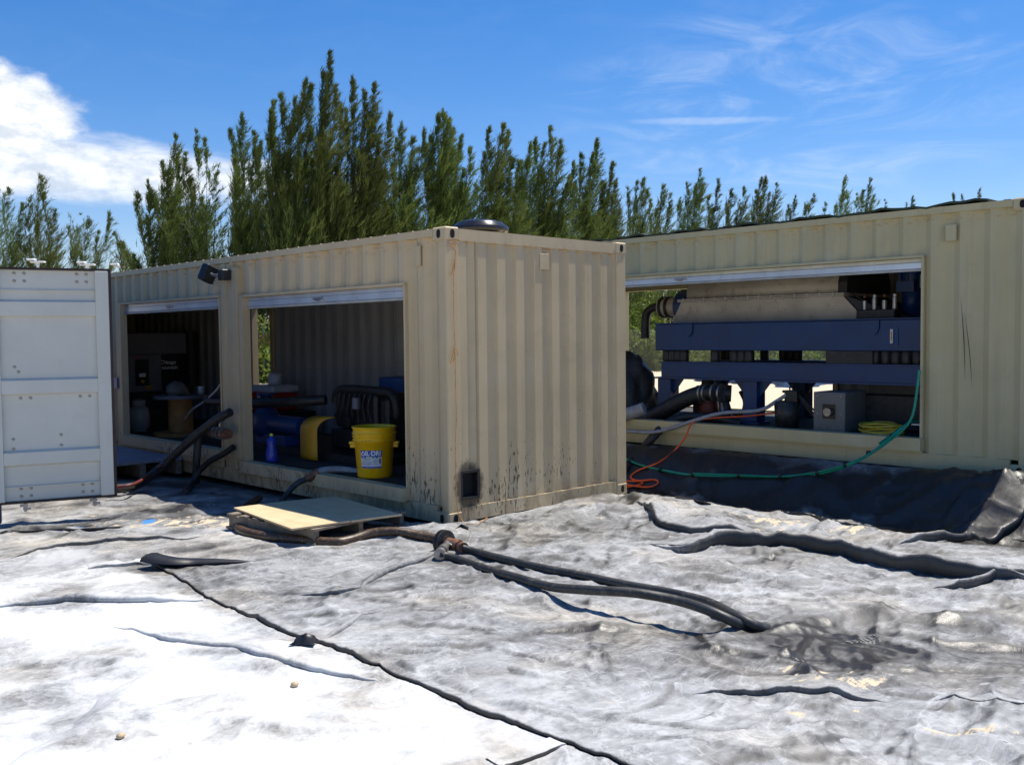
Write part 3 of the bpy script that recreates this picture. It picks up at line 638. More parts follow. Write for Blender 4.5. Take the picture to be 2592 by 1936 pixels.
def flap2():
    c = g3((655, 1392)); mb = MB(); e1 = np.array([_r[0], _r[1], 0]); e2 = np.array([_f[0], _f[1], 0]); V = []; n, m = 10, 6
    for j in range(m):
        for i in range(n):
            u = i/(n-1)-.5; v = j/(m-1); h = .085*math.sin(math.pi*min(1, v*1.1))*(1-(2*u)**2)*(1+.5*u)+.015
            V.append(c+e1*(u*(.15-.06*v)+.04*v*v+.01*math.sin(i*2))+e2*(v*.08-.03)+np.array([0, 0, h*.62]))
    mb.add(V, [(j*n+i, j*n+i+1, (j+1)*n+i+1, (j+1)*n+i) for j in range(m-1) for i in range(n-1)], True)
    o = mb.build('liner_tab', m_linerb); tag(o, 'small black folded tab standing up at the edge between white and grey liner', 'liner tab')
flap2()
def seam(name, pix, wd, label):
    P = resample(spline([g3(p) for p in pix], 8), .05); V = []; F = []
    for i, p in enumerate(P):
        t = i/(len(P)-1); d = np.array([.70, .72, 0]); a = wd*(.5+abs(math.sin(i*.35+i*i*.01)))*min(1, 6*t, 6*(1-t)+.2)
        z0 = gh(p[0], p[1]); V += [p+d*.0+np.array([0, 0, .001]), p-d*.006+np.array([0, 0, .010+a]), p+d*.09+np.array([0, 0, gh(*(p+d*.09)[:2])-p[2]+.004])]
    for i in range(len(P)-1):
        F += [(3*i, 3*i+3, 3*i+4, 3*i+1), (3*i+1, 3*i+4, 3*i+5, 3*i+2)]
    me = bpy.data.meshes.new(name); me.from_pydata([tuple(v) for v in V], [], F); me.materials.append(m_linerb)
    o = link(me, name); tag(o, label, 'liner edge'); return o

seam('liner_edge', [(1358, 1052), (1392, 1058), (1416, 1064), (1450, 1072), (1500, 1082), (1536, 1090)], .012, 'dark lifted liner edge from the near container corner toward the shaded berm')
seam('liner_edge', [(1640, 1102), (1700, 1110), (1760, 1118), (1820, 1134), (1900, 1144), (2010, 1154), (2120, 1164), (2230, 1172)], .016, 'long dark lifted liner edge along the sunlit strip before the berm')
seam('liner_edge', [(0, 1152), (60, 1150), (110, 1146), (180, 1145), (260, 1140)], .003, 'short dark crease at the foot of the white door')

seam('liner_edge', [(592, 1204), (604, 1198), (618, 1194), (626, 1194)], .010, 'tiny black lens-shaped gap in the grey liner left of the pallet hose')
seam('liner_edge', [(984, 1144), (994, 1140), (1006, 1142), (1012, 1146)], .030, 'black liner scrap sticking up at the foot of the near corner post')
for D, r0, lb in (((636, 1481), .022, 'small tan stone on the white sheet left of the long crease'), ((260, 1592), .020, 'small tan stone on the white sheet near the bottom left')):
    p = g3(D); mb = MB(); mb.lathe([(0, -.5), (.7, -.4), (1, 0), (.75, .45), (0, .6)], (0, 0, 0), 9)
    mb.v = [(x*r0*(1+.2*math.sin(9*x+y)), y*r0*.8, z*r0*(1+.2*math.cos(7*y))) for x, y, z in mb.v]; tag(mb.build('stone', mat('tan_stone', (.5, .38, .24), .9), loc=tuple(p+np.array([0, 0, r0*.3]))), lb, 'stone')

# ------------------------------------------------------------------ containers
PITCH = .278
def corr_profile(s0, s1, pitch, depth, phase=0.0, flat=.27):
    """points (s, d) of the corrugated sheet, d = 0 outer face, d = depth inner face"""
    out = []; sl = (1-2*flat)/2; k = math.floor((s0-phase)/pitch)-1
    while True:
        b = phase+k*pitch
        for (a, d) in ((0, 0), (flat, 0), (flat+sl, depth), (2*flat+sl, depth)):
            out.append((b+a*pitch, d))
        k += 1
        if b > s1+pitch: break
    S = np.array(out); ss = sorted(set([s0, s1]+[a for a, _ in out if s0 < a < s1]))
    return [(s, float(np.interp(s, S[:, 0], S[:, 1]))) for s in ss]
def corr_panel(mb, axis, s0, s1, z0, z1, face, inward, pitch=PITCH, depth=.036, phase=0.0, holes=(), flat=.27):
    """axis 'y': the wall runs along y at x = face; inward = sign of the inside direction"""
    P = corr_profile(s0, s1, pitch, depth, phase, flat)
    for (h0, h1, a0, a1) in holes:      # hole: make sure there are breaks
        for h in (h0, h1):
            if s0 < h < s1: P.append((h, float(np.interp(h, [p[0] for p in P], [p[1] for p in P]))))
    P = sorted(P); 
    for i in range(len(P)-1):
        (sa, da), (sb, db) = P[i], P[i+1]
        if sb-sa < 1e-6: continue
        spans = [(z0, z1)]
        for (h0, h1, a0, a1) in holes:
            if h0-1e-6 <= sa and sb <= h1+1e-6: spans = [(z0, a0), (a1, z1)]
        for (q0, q1) in spans:
            def pt(s, d, z): return (face+inward*d, s, z) if axis == 'y' else (s, face+inward*d, z)
            mb.add([pt(sa, da, q0), pt(sb, db, q0), pt(sb, db, q1), pt(sa, da, q1)], [(0, 1, 2, 3)])
    return mb
def casting(t, x0, y0, z0, sx, sy, sz, mtl):
    """corner casting with oval holes on its faces; (x0,y0,z0) the outer corner, s* signs pointing inward"""
    wx, wy, wz = .162, .178, .118
    X = sorted((x0, x0+sx*wx)); Y = sorted((y0, y0+sy*wy)); Z = sorted((z0, z0+sz*wz))
    mb = MB(); mb.box(X[0], X[1], Y[0], Y[1], Z[0], Z[1], .012); c = mb.build('corner_casting', mtl, t)
    cx, cy, cz = sum(X)/2, sum(Y)/2, sum(Z)/2; h = MB()
    def oval(ax, ctr, w2, h2):
        n = 20; base = []
        for k in range(n):
            a = 2*math.pi*k/n; u = (w2-min(w2, h2))*np.sign(math.cos(a))+min(w2, h2)*math.cos(a); v = (h2-min(w2, h2))*np.sign(math.sin(a))+min(w2, h2)*math.sin(a)
            p = [u, v]; p.insert(ax, 0); base.append([p[i]+ctr[i] for i in range(3)])
        h.add(base, [tuple(range(n))])
    oval(0, (x0-sx*.002, cy, cz), .026, .038); h.build('casting_hole', m_dark, c); h = MB(); oval(1, (cx, y0-sy*.002, cz), .026, .038); h.build('casting_hole', m_dark, c)
    return c

def container(name, label, ox, oz, y0, y1, openings, back_open, mtl, phase=0.0, post_w=.12, end_holes=(), jw=.085, shh=.075):
    """near long side at x=0 facing -x, near end at y=y0 facing -y"""
    W, H = 2.438, 2.591; t = thing(name, label, 'shipping container', (ox, 0, oz))
    # bottom and top rails
    for x in (0, 1):
        xa, xb = (0.012, .062) if x == 0 else (W-.062, W-.012)
        MB().box(xa, xb, y0+.178, y1-.178, .012, .16).build('bottom_rail', mtl, t)
        MB().box(xa+(-.006 if x == 0 else 0), xb+(0 if x == 0 else .006), y0+.178, y1-.178, H-.075, H-.010).build('top_rail', mtl, t)
    for y, s_ in ((y0, 1), (y1, -1)):
        ya, yb = sorted((y+s_*.010, y+s_*.075)); MB().box(.163, W-.163, ya, yb, .022, .145).build('end_bottom_rail', mtl, t)
        MB().box(.163, W-.163, ya, yb, H-.115, H-.012).build('end_top_rail', mtl, t)
    # corner posts and castings
    for cx, sx in ((0, 1), (W, -1)):
        for cy, sy in ((y0, 1), (y1, -1)):
            X = sorted((cx+sx*.006, cx+sx*.155)); Y = sorted((cy+sy*.006, cy+sy*.10))
            MB().box(X[0], X[1], Y[0], Y[1], .11, H-.11, .008).build('corner_post', mtl, t)
            for cz, sz in ((0, 1), (H, -1)): casting(t, cx, cy, cz, sx, sy, sz, mtl)
    # long side panels, cut by openings (ya, yb, za, zb)
    def side(face, inward, ops, mtl, nm='side_panel'):
        s = y0+.10; edges = sorted(ops)
        zb_, zt_ = .158, H-.07; segs = []
        for (a, b, za, zb) in edges:
            segs.append((s, a, zb_, zt_)); segs.append((a, b, zb_, za-.08)); segs.append((a, b, zb+.03, zt_)); s = b
        segs.append((s, y1-.10, zb_, zt_))
        for (a, b, c, d) in segs:
            if b-a < .02 or d-c < .02: continue
            corr_panel(MB(), 'y', a, b, c, d, face, inward, phase=phase).build(nm, mtl, t)
    side(.022, 1, openings, mtl); side(W-.022, -1, back_open, m_contin)
    for (a, b, za, zb) in openings:
        fr = MB()
        fr.box(.004, .085, a-.025, a, za-.0, zb+.03); fr.box(-.006, .085, b, b+jw, za, zb+.03)
        fr.box(-.004, .083, a-.025, b+jw, zb+.032, zb+.056); fr.build('opening_frame', mtl, t)
        MB().box(-.055, .10, a-.03, b+.05, za-.125, za).build('sill_beam', mtl, t)
        MB().box(-.022, .02, a-.03, b+.05, .162, za-.127).build('sill_step', mtl, t)
        sh = MB(); sh.box(.055, .085, a+.003, b-.003, zb-.075, zb-.012, .004); s2 = sh.build('roller_shutter', m_alu, t)
        if shh > .1: MB().box(.045, .080, a+.003, b-.003, zb-.010, zb+.028, .003).build('shutter_slat', m_shutw, s2)
        else: MB().box(.055, .082, a+.003, b-.003, zb-.010, zb+.028).build('shutter_slat', m_alu, s2)
        MB().box(.048, .11, a+.003, b-.003, zb-.098, zb-.077).build('shutter_bottom_seal', m_shut, s2)
        ym = (a+b)/2; MB().box(.040, .054, ym-.09, ym+.09, zb-.045, zb-.025).box(.036, .054, ym-.03, ym+.04, zb-.058, zb-.035).build('shutter_latch', m_metal, s2)
        MB().cyl((.22, a+.0, zb+.14), .13, b-a, 1, 18).build('shutter_roll', m_shut, s2)
        fl = MB(); [fl.box(-.0, .03, y, y+.006, za-.004, zb) for y in (a+.002,)]; 
    for (a, b, za, zb) in back_open:
        MB().box(W-.09, W+.01, a-.07, a, za, zb+.06).box(W-.09, W+.01, b, b+.07, za, zb+.06).box(W-.088, W+.008, a, b, zb, zb+.058).box(W-.088, W+.008, a-.07, b+.07, za-.10, za-.002).build('back_opening_frame', mtl, t)
    # end walls
    ew = MB(); corr_panel(ew, 'x', .15, W-.15, .14, H-.11, y0+.018, 1, .2375, .024, .150, end_holes, .43); ew.build('end_panel', mtl, t)
    corr_panel(MB(), 'x', .15, W-.15, .14, H-.11, y1-.018, -1, .2375, .045, .150, (), .40).build('end_panel', mtl, t)
    # floor, cross members, roof
    MB().box(.065, W-.065, y0+.08, y1-.08, .165, .28).build('floor', m_floor, t)
    n = int((y1-y0)/.45); cm = MB()
    for i in range(1, n): cm.box(.07, W-.07, y0+i*(y1-y0)/n, y0+i*(y1-y0)/n+.05, .04, .162)
    cm.build('cross_members', mtl, t)
    rf = MB(); P = corr_profile(y0+.05, y1-.05, .21, .02, .05)
    for i in range(len(P)-1):
        (a, da), (b, db) = P[i], P[i+1]; rf.add([(.01, a, H-.004-da), (W-.01, a, H-.004-da), (W-.01, b, H-.004-db), (.01, b, H-.004-db)], [(0, 1, 2, 3)])
    rf.build('roof', mtl, t)
    return t
PORT = (.17, .345, .23, .445)
A = container('shipping_container', 'beige container with soot-ringed square port and yellow bucket in its open side', 0, 0, 0, 12.192,
              [(.60, 3.50, .28, 2.08), (4.08, 6.86, .36, 2.10)], [(6.98, 7.52, .10, 2.15)], m_cont, phase=.05, end_holes=((PORT[0], PORT[1], PORT[2], PORT[3]),))
B = container('shipping_container', 'cream container housing the blue-framed centrifuge, raised on a berm at the right', 4.22, .28, -3.30, 8.892,
              [(-2.28, 3.60, .31, 2.07)], [(-.12, 3.4, .30, 2.05)], m_contb, phase=.06, jw=.03, shh=.135)
# middle posts and details on container A
MB().box(-.020, .09, 3.60, 3.70, .30, 2.45).box(-.014, .088, 3.87, 3.98, .30, 2.50).box(.0, .06, 3.703, 3.867, .162, 2.50).build('middle_post', m_cont, A)
MB().box(-.01, .018, 3.72, 3.76, .17, 2.52).build('seam_strip', m_cont, A)
# bulkhead inside A, beige framed back door
MB().box(2.34, 2.40, 7.53, 7.60, .30, 2.15).build('door_edge', m_white, A)
# burnt square port: dark recess and rim
pr = MB(); x0, x1, z0, z1 = PORT; yb = .07
pr.box(x0-.022, x0, .006, .07, z0-.022, z1+.022).box(x1, x1+.022, .006, .07, z0-.022, z1+.022).box(x0, x1, .007, .07, z1, z1+.022).box(x0, x1, .007, .07, z0-.022, z0)
port = pr.build('port_frame', m_engine, A); MB().box(x0-.01, x1+.01, .071, .075, z0-.01, z1+.01).build('port_recess', m_dark, port)
# vent covers and plates
for q in ((0, .39, 2.30, .18), ):
    MB().box(-.010, .012, .34, .42, 2.27, 2.45, .003).build('vent_cover', m_cont, A)
MB().box(1.17, 1.30, .010, .0155, 2.27, 2.42, .002).build('vent_cover', m_cont, A)
MB().box(-.018, .012, -2.62, -2.52, 2.24, 2.40, .004).build('vent_cover', m_contb, B)
# long bent scuffs on B's side: shallow pressed grooves
for (ya, yb_, za, zb) in ((-2.70, -2.78, 1.55, .80), (-2.66, -2.71, 1.7, .9)):
    pts = [(.012, ya, za), (.010, (ya+yb_)/2-.01, (za+zb)/2), (.012, yb_, zb)]
    MB().tube(resample(spline(pts, 4), .08), lambda t: .0035*math.sin(math.pi*min(max(t, .02), .98)), 5).build('scuff_mark', m_engine, B)

# ------------------------------------------------------------------ roof things
c = on((1036, 498), 1, .9)
v = thing('roof_vent', 'black domed round vent on the roof of the near container', 'roof vent', (c[0], .9, 2.615))
MB().lathe([(.27, 0), (.27, .03), (.262, .04)], (0, 0, .02), 32).build('vent_base', m_blackg, v)
MB().lathe([(.285, .055), (.300, .075), (.290, .105), (.24, .140), (.235, .150), (.16, .172), (.08, .182), (.0, .185)], (0, 0, .02), 36).lathe([(.285, .055), (.22, .05), (.22, .02)], (0, 0, .02), 36).build('vent_cap', m_blackg, v)
tp = MB(); ys = np.linspace(-2.9, 3.9, 60)
V = []; 
for i, y in enumerate(ys):
    zz = 2.875+.012*math.sin(i*.9)+.01*math.sin(i*2.3)
    V += [(4.225, y, zz-.004), (4.225, y, zz+.018), (4.9, y, zz+.022), (4.9, y, zz-.002)]
F = []
for i in range(len(ys)-1):
    for k in range(4): F.append((4*i+k, 4*i+(k+1) % 4, 4*i+4+(k+1) % 4, 4*i+4+k))
F += [(0, 1, 2, 3), tuple(4*(len(ys)-1)+k for k in range(4))]
tp.add(V, F); tag(tp.build('roof_tarp', m_tarp), 'thin dark green tarp lying along the roof edge of the right container', 'tarp')

# floodlight on container A
fl = thing('floodlight', 'black floodlight bracketed to the post between the two open bays', 'floodlight', (-.02, 3.77, 2.37))
MB().box(-.11, 0, -.055, .055, -.06, .06, .008).build('junction_box', m_black, fl)
MB().tube([(-.07, .06, .0), (-.10, .15, .0), (-.12, .2, .02)], .018, 8).build('bracket', m_metal, fl)
hd = MB().box(-.10, .10, -.055, .055, -.11, .12, .012).build('lamp_head', m_black, fl, (-.13, .24, .02), (R_(12), R_(20), R_(15))); hd.scale = (.85, .85, .85)
for k in range(5): MB().box(.101, .125, -.05, .05, -.09+k*.042, -.084+k*.042).build('cooling_fin', m_metal, hd)
MB().box(-.106, -.101, -.046, .046, -.09, .10).build('lamp_glass', m_screen, hd)

# twine hanging from the near corner casting
def zpt(D): p = on(D, 1, -.012); return p
tw = MB(); main = [zpt(p) for p in ((972, 516), (978, 530), (984, 545), (980, 600), (981, 700), (983, 745), (984, 830), (986, 900), (984, 960), (985, 1040), (988, 1100), (996, 1120))]
main += [g3((1010, 1132), .01), g3((1040, 1126), .01), g3((1062, 1110), .01)]
tw.tube(resample(spline(main, 8), .05), .0032, 5); o = tw.build('hanging_twine', m_rope)
tag(o, 'frayed orange twine hanging down the near corner post of the beige container', 'twine')
for lp in ([(975, 522), (968, 528), (984, 532), (988, 524), (976, 520)], [(984, 545), (976, 585), (972, 596), (979, 590), (982, 560)], [(982, 745), (974, 775), (972, 786), (978, 780), (983, 750), (988, 770)]):
    MB().tube(resample(spline([zpt(p)-np.array([0, .01, 0]) for p in lp], 6), .02), .0032, 5).build('twine_loop', m_rope, o)

# ------------------------------------------------------------------ bucket
pb = on((811, 1030), 2, .28); bx, by = .24, 1.40
bk = thing('bucket', 'yellow ribbed plastic bucket with blue and white absorbent label on the container sill', 'bucket', (bx, by, .28))
prof = [(.0, .004), (.160, .0), (.170, .012), (.196, .355), (.214, .36), (.214, .372), (.203, .376), (.203, .392), (.216, .396), (.216, .408), (.205, .412), (.205, .424), (.218, .428), (.218, .440), (.207, .444), (.210, .480), (.220, .486), (.220, .498), (.212, .500), (.202, .497)]
MB().lathe(prof, (0, 0, 0), 48).build('bucket_body', m_yel, bk)
MB().lathe([(.202, .497), (.2, .470), (.0, .466)], (0, 0, 0), 40).build('bucket_lid', m_yel, bk)
rt = np.array([_r[0], _r[1], 0]); fw = np.array([_f[0], _f[1], 0]); fw /= np.linalg.norm(fw); rt /= np.linalg.norm(rt)
for s_ in (1, -1):
    a = math.atan2(rt[1]*s_, rt[0]*s_); h = MB(); h.box(.185, .245, -.045, .045, .325, .350, .006).box(.185, .236, -.035, .035, .290, .324, .006)
    h.build('handle_lug', m_yel, bk, rot=(0, 0, a))
# label wrapped on the bucket
def wrap_mesh(me, ang0, zc, rad):    # local x -> angle, y -> height
    for vv in me.vertices:
        x, y, z = vv.co; zz = zc+y; r = rad(zz)+z; a = ang0+x*1.16/.19; vv.co = (r*math.cos(a), r*math.sin(a), zz)
    me.update()
rad = lambda z: .1705+(z-.012)*(.026/.343)+.0010
ang0 = math.atan2(-fw[1], -fw[0])-.05
def patch(name, x0, x1, z0, z1, mt, off, par):
    n = 14; mb = MB(); V = []; 
    for i in range(n):
        x = x0+(x1-x0)*i/(n-1)
        for z in (z0, z1): V.append((x, z, off))
    mb.add(V, [(2*i, 2*i+2, 2*i+3, 2*i+1) for i in range(n-1)], True); o = mb.build(name, mt, par); wrap_mesh(o.data, ang0, 0, rad); return o
lab = patch('label', -.093, .093, .105, .275, m_lwhite, .0, bk)
patch('label_band', -.093, .093, .215, .276, m_lblue, .0012, lab); patch('label_footer', -.093, .093, .105, .119, m_lblue, .0012, lab)
def btext(s, size, mt, x, z, nm='label_text', bold=0.0, sx=1.0):
    o = text_mesh(s, size, mt, nm, lab, Matrix.Translation((x, z, .002)), .0003, bold, sx); wrap_mesh(o.data, ang0, 0, rad); return o
btext('IL\u00b7DRI', .064, m_ltext, .017, .2465, bold=.0022, sx=.80)
# the drop-shaped O
dr = MB(); n = 22; V = []; V2 = []
for k in range(n):
    a = 2*math.pi*k/n+math.pi/2; pk = max(0, math.sin(a))**6; V.append((.0185*math.cos(a)*(1-.75*pk)-.070, .242+.0185*math.sin(a)+.012*pk, .002)); V2.append((.0105*math.cos(a)*(1-.7*pk)-.070, .242+.0105*math.sin(a)+.007*pk, .002))
dr.add(V+V2, [(k, (k+1) % n, n+(k+1) % n, n+k) for k in range(n)]); o = dr.build('label_text', m_ltext, lab); wrap_mesh(o.data, ang0, 0, rad)
for i, (mt, x) in enumerate(((m_lblue, -.078), (m_dtext, -.052), (m_lyel, -.012), (m_lgreen, .018), (m_lblue, .048), (m_lyel, .08))): patch('label_icon', x-.009, x+.009, .203, .216, mt, .0015, lab)
btext('ABSORBENT', .014, m_dtext, -.035, .192, sx=.9); btext('Industrial', .011, m_orgtx, -.045, .178)
for k in range(5): patch('label_line', -.085, -.085+[.10, .085, .095, .08, .09][k], .166-k*.009, .1685-k*.009, m_dtext, .0015, lab)
for k in range(4): patch('label_line', .02, .02+[.03, .045, .028, .04][k], .186-k*.013, .189-k*.013, m_dtext, .0015, lab)
patch('label_barcode', .070, .084, .150, .195, m_dtext, .0015, lab)
for k in range(3): patch('scuff', -.07+.03*k, -.055+.032*k, .367+.001*k, .371+.001*k, m_dtext, .022, bk)

# ------------------------------------------------------------------ pallet with two plywood sheets
pal = thing('pallet', 'weathered wooden pallet on the liner before the near open bay', 'pallet', (-.84, .78, .0), R_(6))
for x in (-.48, -.02, .44): MB().box(x, x+.045, -.58, .58, .035, .125).build('stringer', m_wood, pal)
for k in range(7): MB().box(-.50, .50, -.60+k*.18, -.50+k*.18, .127, .145).build('deck_board', m_wood, pal)
for k in range(3): MB().box(-.50, .50, -.60+k*.55, -.50+k*.55, .012, .033).build('bottom_board', m_wood, pal)
P1 = [(-1.27, 1.42), (-1.43, .20), (-.925, .14), (-.765, 1.38)]; P2 = [(-.755, 1.38), (-.915, .135), (-.455, .07), (-.31, 1.27)]
for P, z, lb in ((P1, .152, 'pale plywood sheet half in sun, left one on the pallet'), (P2, .150, 'shaded plywood sheet, right one on the pallet beside the container')):
    tag(MB().prism(P, 2, z, z+.014).build('plywood_sheet', m_ply), lb, 'plywood sheet')

# ------------------------------------------------------------------ hoses on the liner
def hose(name, pts, r, mt, label, cat='hose', ribs=0, step=.05, n=12, group=None):
    P = resample(spline(pts, 10), step); o = MB().tube(P, r, n, ribs).build(name, mt); tag(o, label, cat, group); return o
rr = .037
pts = [g3((560, 1075), rr+.02), g3((528, 1098), rr), g3((513, 1125), rr), g3((520, 1144), rr), g3((560, 1156), rr), g3((640, 1165), rr), g3((720, 1171), rr), g3((760, 1165), rr), g3((800, 1152), rr+.01), g3((850, 1148), rr), g3((900, 1155), rr), g3((958, 1167), rr)]
hose('ribbed_hose', pts, rr, m_hoseb, 'brown ribbed suction hose looping round the pallet to the tee fitting', ribs=.07, step=.018, n=14)
mc = g3((968, 1172), .06)
mf = thing('pipe_tee', 'rusty pipe tee with black flange joining three hoses on the liner', 'pipe fitting', tuple(mc))
d1 = np.array(g3((930, 1162), .05))-mc; a1 = math.atan2(d1[1], d1[0])
e = MB(); e.cyl((0, 0, 0), .042, .13, 0, 16); tee = e.build('tee_body', m_brass, mf, rot=(0, 0, a1+math.pi), loc=(-.0, .0, 0))
fp = MB(); fp.cyl((.02, 0, 0), .095, .02, 0, 24).cyl((.055, 0, 0), .095, .02, 0, 24).cyl((.0, 0, 0), .055, .09, 0, 18); fp.build('flange', m_black, mf, rot=(0, 0, a1))
j1 = g3((1000, 1183), .05); j2 = g3((950, 1196), .05)
for j in (j1, j2):
    d = np.array(j)-mc; P = resample([(0, 0, 0), tuple(d*.5), tuple(d)], .03); MB().tube(P, .030, 14).build('branch_pipe', m_metal, mf)
    k = MB(); k.tube([tuple(d*.55), tuple(d*.75)], .040, 14).tube([tuple(d*.9), tuple(d*1.06)], .043, 14); k.build('union_nut', m_brass if j is j1 else m_metal, mf)
rr = .028
h1 = [j1, g3((1030, 1192), rr), g3((1100, 1210), rr+.01), g3((1180, 1228), rr), g3((1260, 1243), rr), g3((1350, 1262), rr+.01), g3((1450, 1280), rr+.02), g3((1530, 1300), rr+.03), g3((1590, 1330), rr+.01), g3((1635, 1352), rr), g3((1662, 1358), -.03)]
hose('discharge_hose', h1, rr, m_hose, 'black hose from the tee, dusty brown along its upper far side', group='twin hoses from the tee')
h2 = [j2, g3((985, 1206), rr), g3((1050, 1228), rr), g3((1120, 1248), rr+.01), g3((1190, 1267), rr+.03), g3((1270, 1274), rr+.09), g3((1370, 1280), rr+.14), g3((1460, 1296), rr+.13), g3((1530, 1318), rr+.10), g3((1590, 1345), rr+.02), g3((1618, 1360), -.03)]
hose('discharge_hose', h2, rr*1.02, m_hose, 'clean black hose from the tee, nearer one, arching off the liner', group='twin hoses from the tee')
ban = MB().cyl((0, 0, 0), .0, .0) if False else None
# grey hose out of container A under the bucket
hg = [(.35, 1.62, .34), (.22, 1.85, .37), (.02, 2.02, .37), (-.12, 2.16, .33)]
P = resample(spline(hg, 10), .03); gh_ = thing('braided_hose', 'grey hose drooping over the container sill to the ground behind the pallet', 'hose', (0, 0, 0))
MB().tube(resample(spline([on((780, 1020), 1, 1.75), on((740, 1014), 0, .22), on((700, 1015), 0, .05), on((682, 1022), 0, -.03)], 8), .03), .034, 12).build('upper_hose', m_hoseg, gh_)
MB().tube(resample([on((688, 1018), 0, -.01), on((676, 1026), 0, -.06), on((664, 1034), 0, -.10)], .03), .041, 12).build('hose_coupling', m_brass, gh_)
MB().tube(resample(spline([on((668, 1032), 0, -.08), on((640, 1045), 0, -.20), on((618, 1070), 0, -.32), g3((598, 1098), .0)], 8), .03), .030, 12).build('lower_hose', m_hose, gh_)

# ------------------------------------------------------------------ hoses at the far bay of container A
P = [on((497, 890), 0, -.22), on((470, 905), 0, -.26), on((430, 935), 0, -.32), on((390, 970), 0, -.42), on((350, 1008), 0, -.55), g3((300, 1045), .08), g3((262, 1055), .07), g3((225, 1052), .07)]
hose('suction_hose', P, .048, m_hose, 'thick black hose rising from behind the white door to the middle post', ribs=.02, step=.03)
P = [on((455, 925), 0, -.20), on((433, 932), 0, -.25), on((427, 965), 0, -.28), on((424, 1005), 0, -.30), g3((424, 1040), .03)]
hose('drop_hose', P, .044, m_hose, 'short thick black hose hanging straight down beside the middle post')
P = [on((505, 965), 0, -.08), on((480, 982), 0, -.15), on((455, 995), 0, -.22), on((430, 1018), 0, -.3), g3((412, 1048), .03), g3((400, 1062), .02)]
hose('drop_hose', P, .035, m_black, 'thin black hose curving from the middle post down to the liner')
P = [g3((240, 1054), .12), g3((290, 1045), .12), on((330, 1020), 0, -.7), on((350, 1005), 0, -.62)]
hose('red_hose', P, .018, m_redd, 'thin dull red hose lying over the thick black hose by the white door', step=.04, n=8)
vt = thing('valve_assembly', 'metal coupling and valve on the middle post between the bays', 'valve', tuple(on((475, 935), 0, -.18)))
MB().cyl((0, -.20, 0), .055, .42, 1, 16).build('valve_pipe', m_brass, vt)
for k in (-.12, -.02, .06, .12): MB().cyl((0, k, 0), .070, .03, 1, 18).build('clamp_ring', m_metal, vt)
MB().cyl((0, .0, .05), .02, .10, 2, 10).box(-.02, .02, -.08, .08, .13, .15).build('valve_handle', m_metal, vt)
hose('string_line', [on((484, 820), 0, .06), on((465, 845), 0, .3), on((440, 868), 0, .5), on((415, 885), 0, .6), on((400, 905), 0, .7)], .012, m_coolw, 'pale string strung across the far open bay', 'string', n=6)

# entry step at the far bay
stp = thing('entry_step', 'low dark step with grey board top before the far bay', 'step', tuple(on((330, 995), 2, .14)), R_(0))
stp.location = (-.62, 5.25, 0)
MB().box(-.42, .58, -.25, 1.65, .17, .20).build('step_board', m_step, stp)
for x in (-.40, .05, .50): MB().box(x, x+.07, -.23, 1.63, .0, .168).build('step_stringer', m_wood, stp)
# small white things on the ground
# ------------------------------------------------------------------ white container door at the left and its container
DR = np.array([-1.80, 2.70]); DL = np.array([-2.66, 2.97]); dd = (DR-DL)/np.linalg.norm(DR-DL); ang = math.atan2(dd[1], dd[0])
LB, HB = .205, 2.285
lc = thing('shipping_container', 'dark navy container mostly outside the frame, with an open white door', 'shipping container', (DR[0], DR[1], 0), ang)
# local: x along the door (0 = free edge, negative toward the hinge), y away from the camera
DW = 1.17
door = MB().box(-DW, 0, .020, .050, LB, HB, .004).build('door_slab', m_white, lc); door['label'] = 'white inner face of the swung-open door'
g = MB(); g.box(-.002, .020, -.020, .050, LB-.018, HB+.018).box(-DW, -.0025, -.018, .048, HB+.001, HB+.018).box(-DW, -.0025, -.018, .048, LB-.018, LB-.001); g.build('door_gasket', m_gasket, lc)
rl = MB(); rl.box(-.118, -.004, -.022, .019, LB+.002, HB-.002, .004).build('door_stile', m_white, lc)
MB().box(-DW+.02, -.91, -.022, .019, LB+.002, HB-.002, .004).build('door_stile', m_white, lc)
dh = HB-LB
def zd(py): return HB-(py-588)/(1070-588)*dh
for (pa, pb_) in ((655, 683), (818, 845), (968-0, 993)): MB().prism([(-.018, zd(pb_)), (-.018, zd(pa)), (.019, zd(pa)+.020), (.019, zd(pb_)-.020)], 0, -.909, -.119).build('door_rail', m_white, lc)
for py in (631, 1040): MB().box(-.909, -.119, .002, .019, zd(py)-.005, zd(py)+.005).build('door_rib', m_white, lc)
rv = MB().lathe([(.0, 0), (.012, .001), (.016, .004)], (0, 0, 0), 10, 1).build('rivet', m_rustspot, lc)
spots = [(x, y) for y in (596, 612) for x in (-.78, -.70, -.27, -.19)]+[(x, 855) for x in (-.76, -.68, -.27, -.19)]+[(-.83, 940), (-.44, 935), (-.83, 960), (-.44, 957), (-.80, 790), (-.77, 800)]+[(x, y) for y in (1044, 1060) for x in (-.78, -.70, -.27, -.19)]
for i, (x, py) in enumerate(spots):
    o = rv if i == 0 else rv.copy()
    if i: COL.objects.link(o); o.parent = lc
    o.location = (x, .0145, zd(py))
for x in (-.75, -.17):
    cmk = MB(); cmk.cyl((x, .06, LB-.03), .017, .9, 2, 10).box(x-.045, x+.02, .03, .07, LB-.055, LB-.035).box(x-.02, x+.045, .03, .07, LB-.085, LB-.066).box(x-.012, x+.012, .035, .062, LB-.10, LB-.03); cmk.build('locking_bar', m_metal, lc)
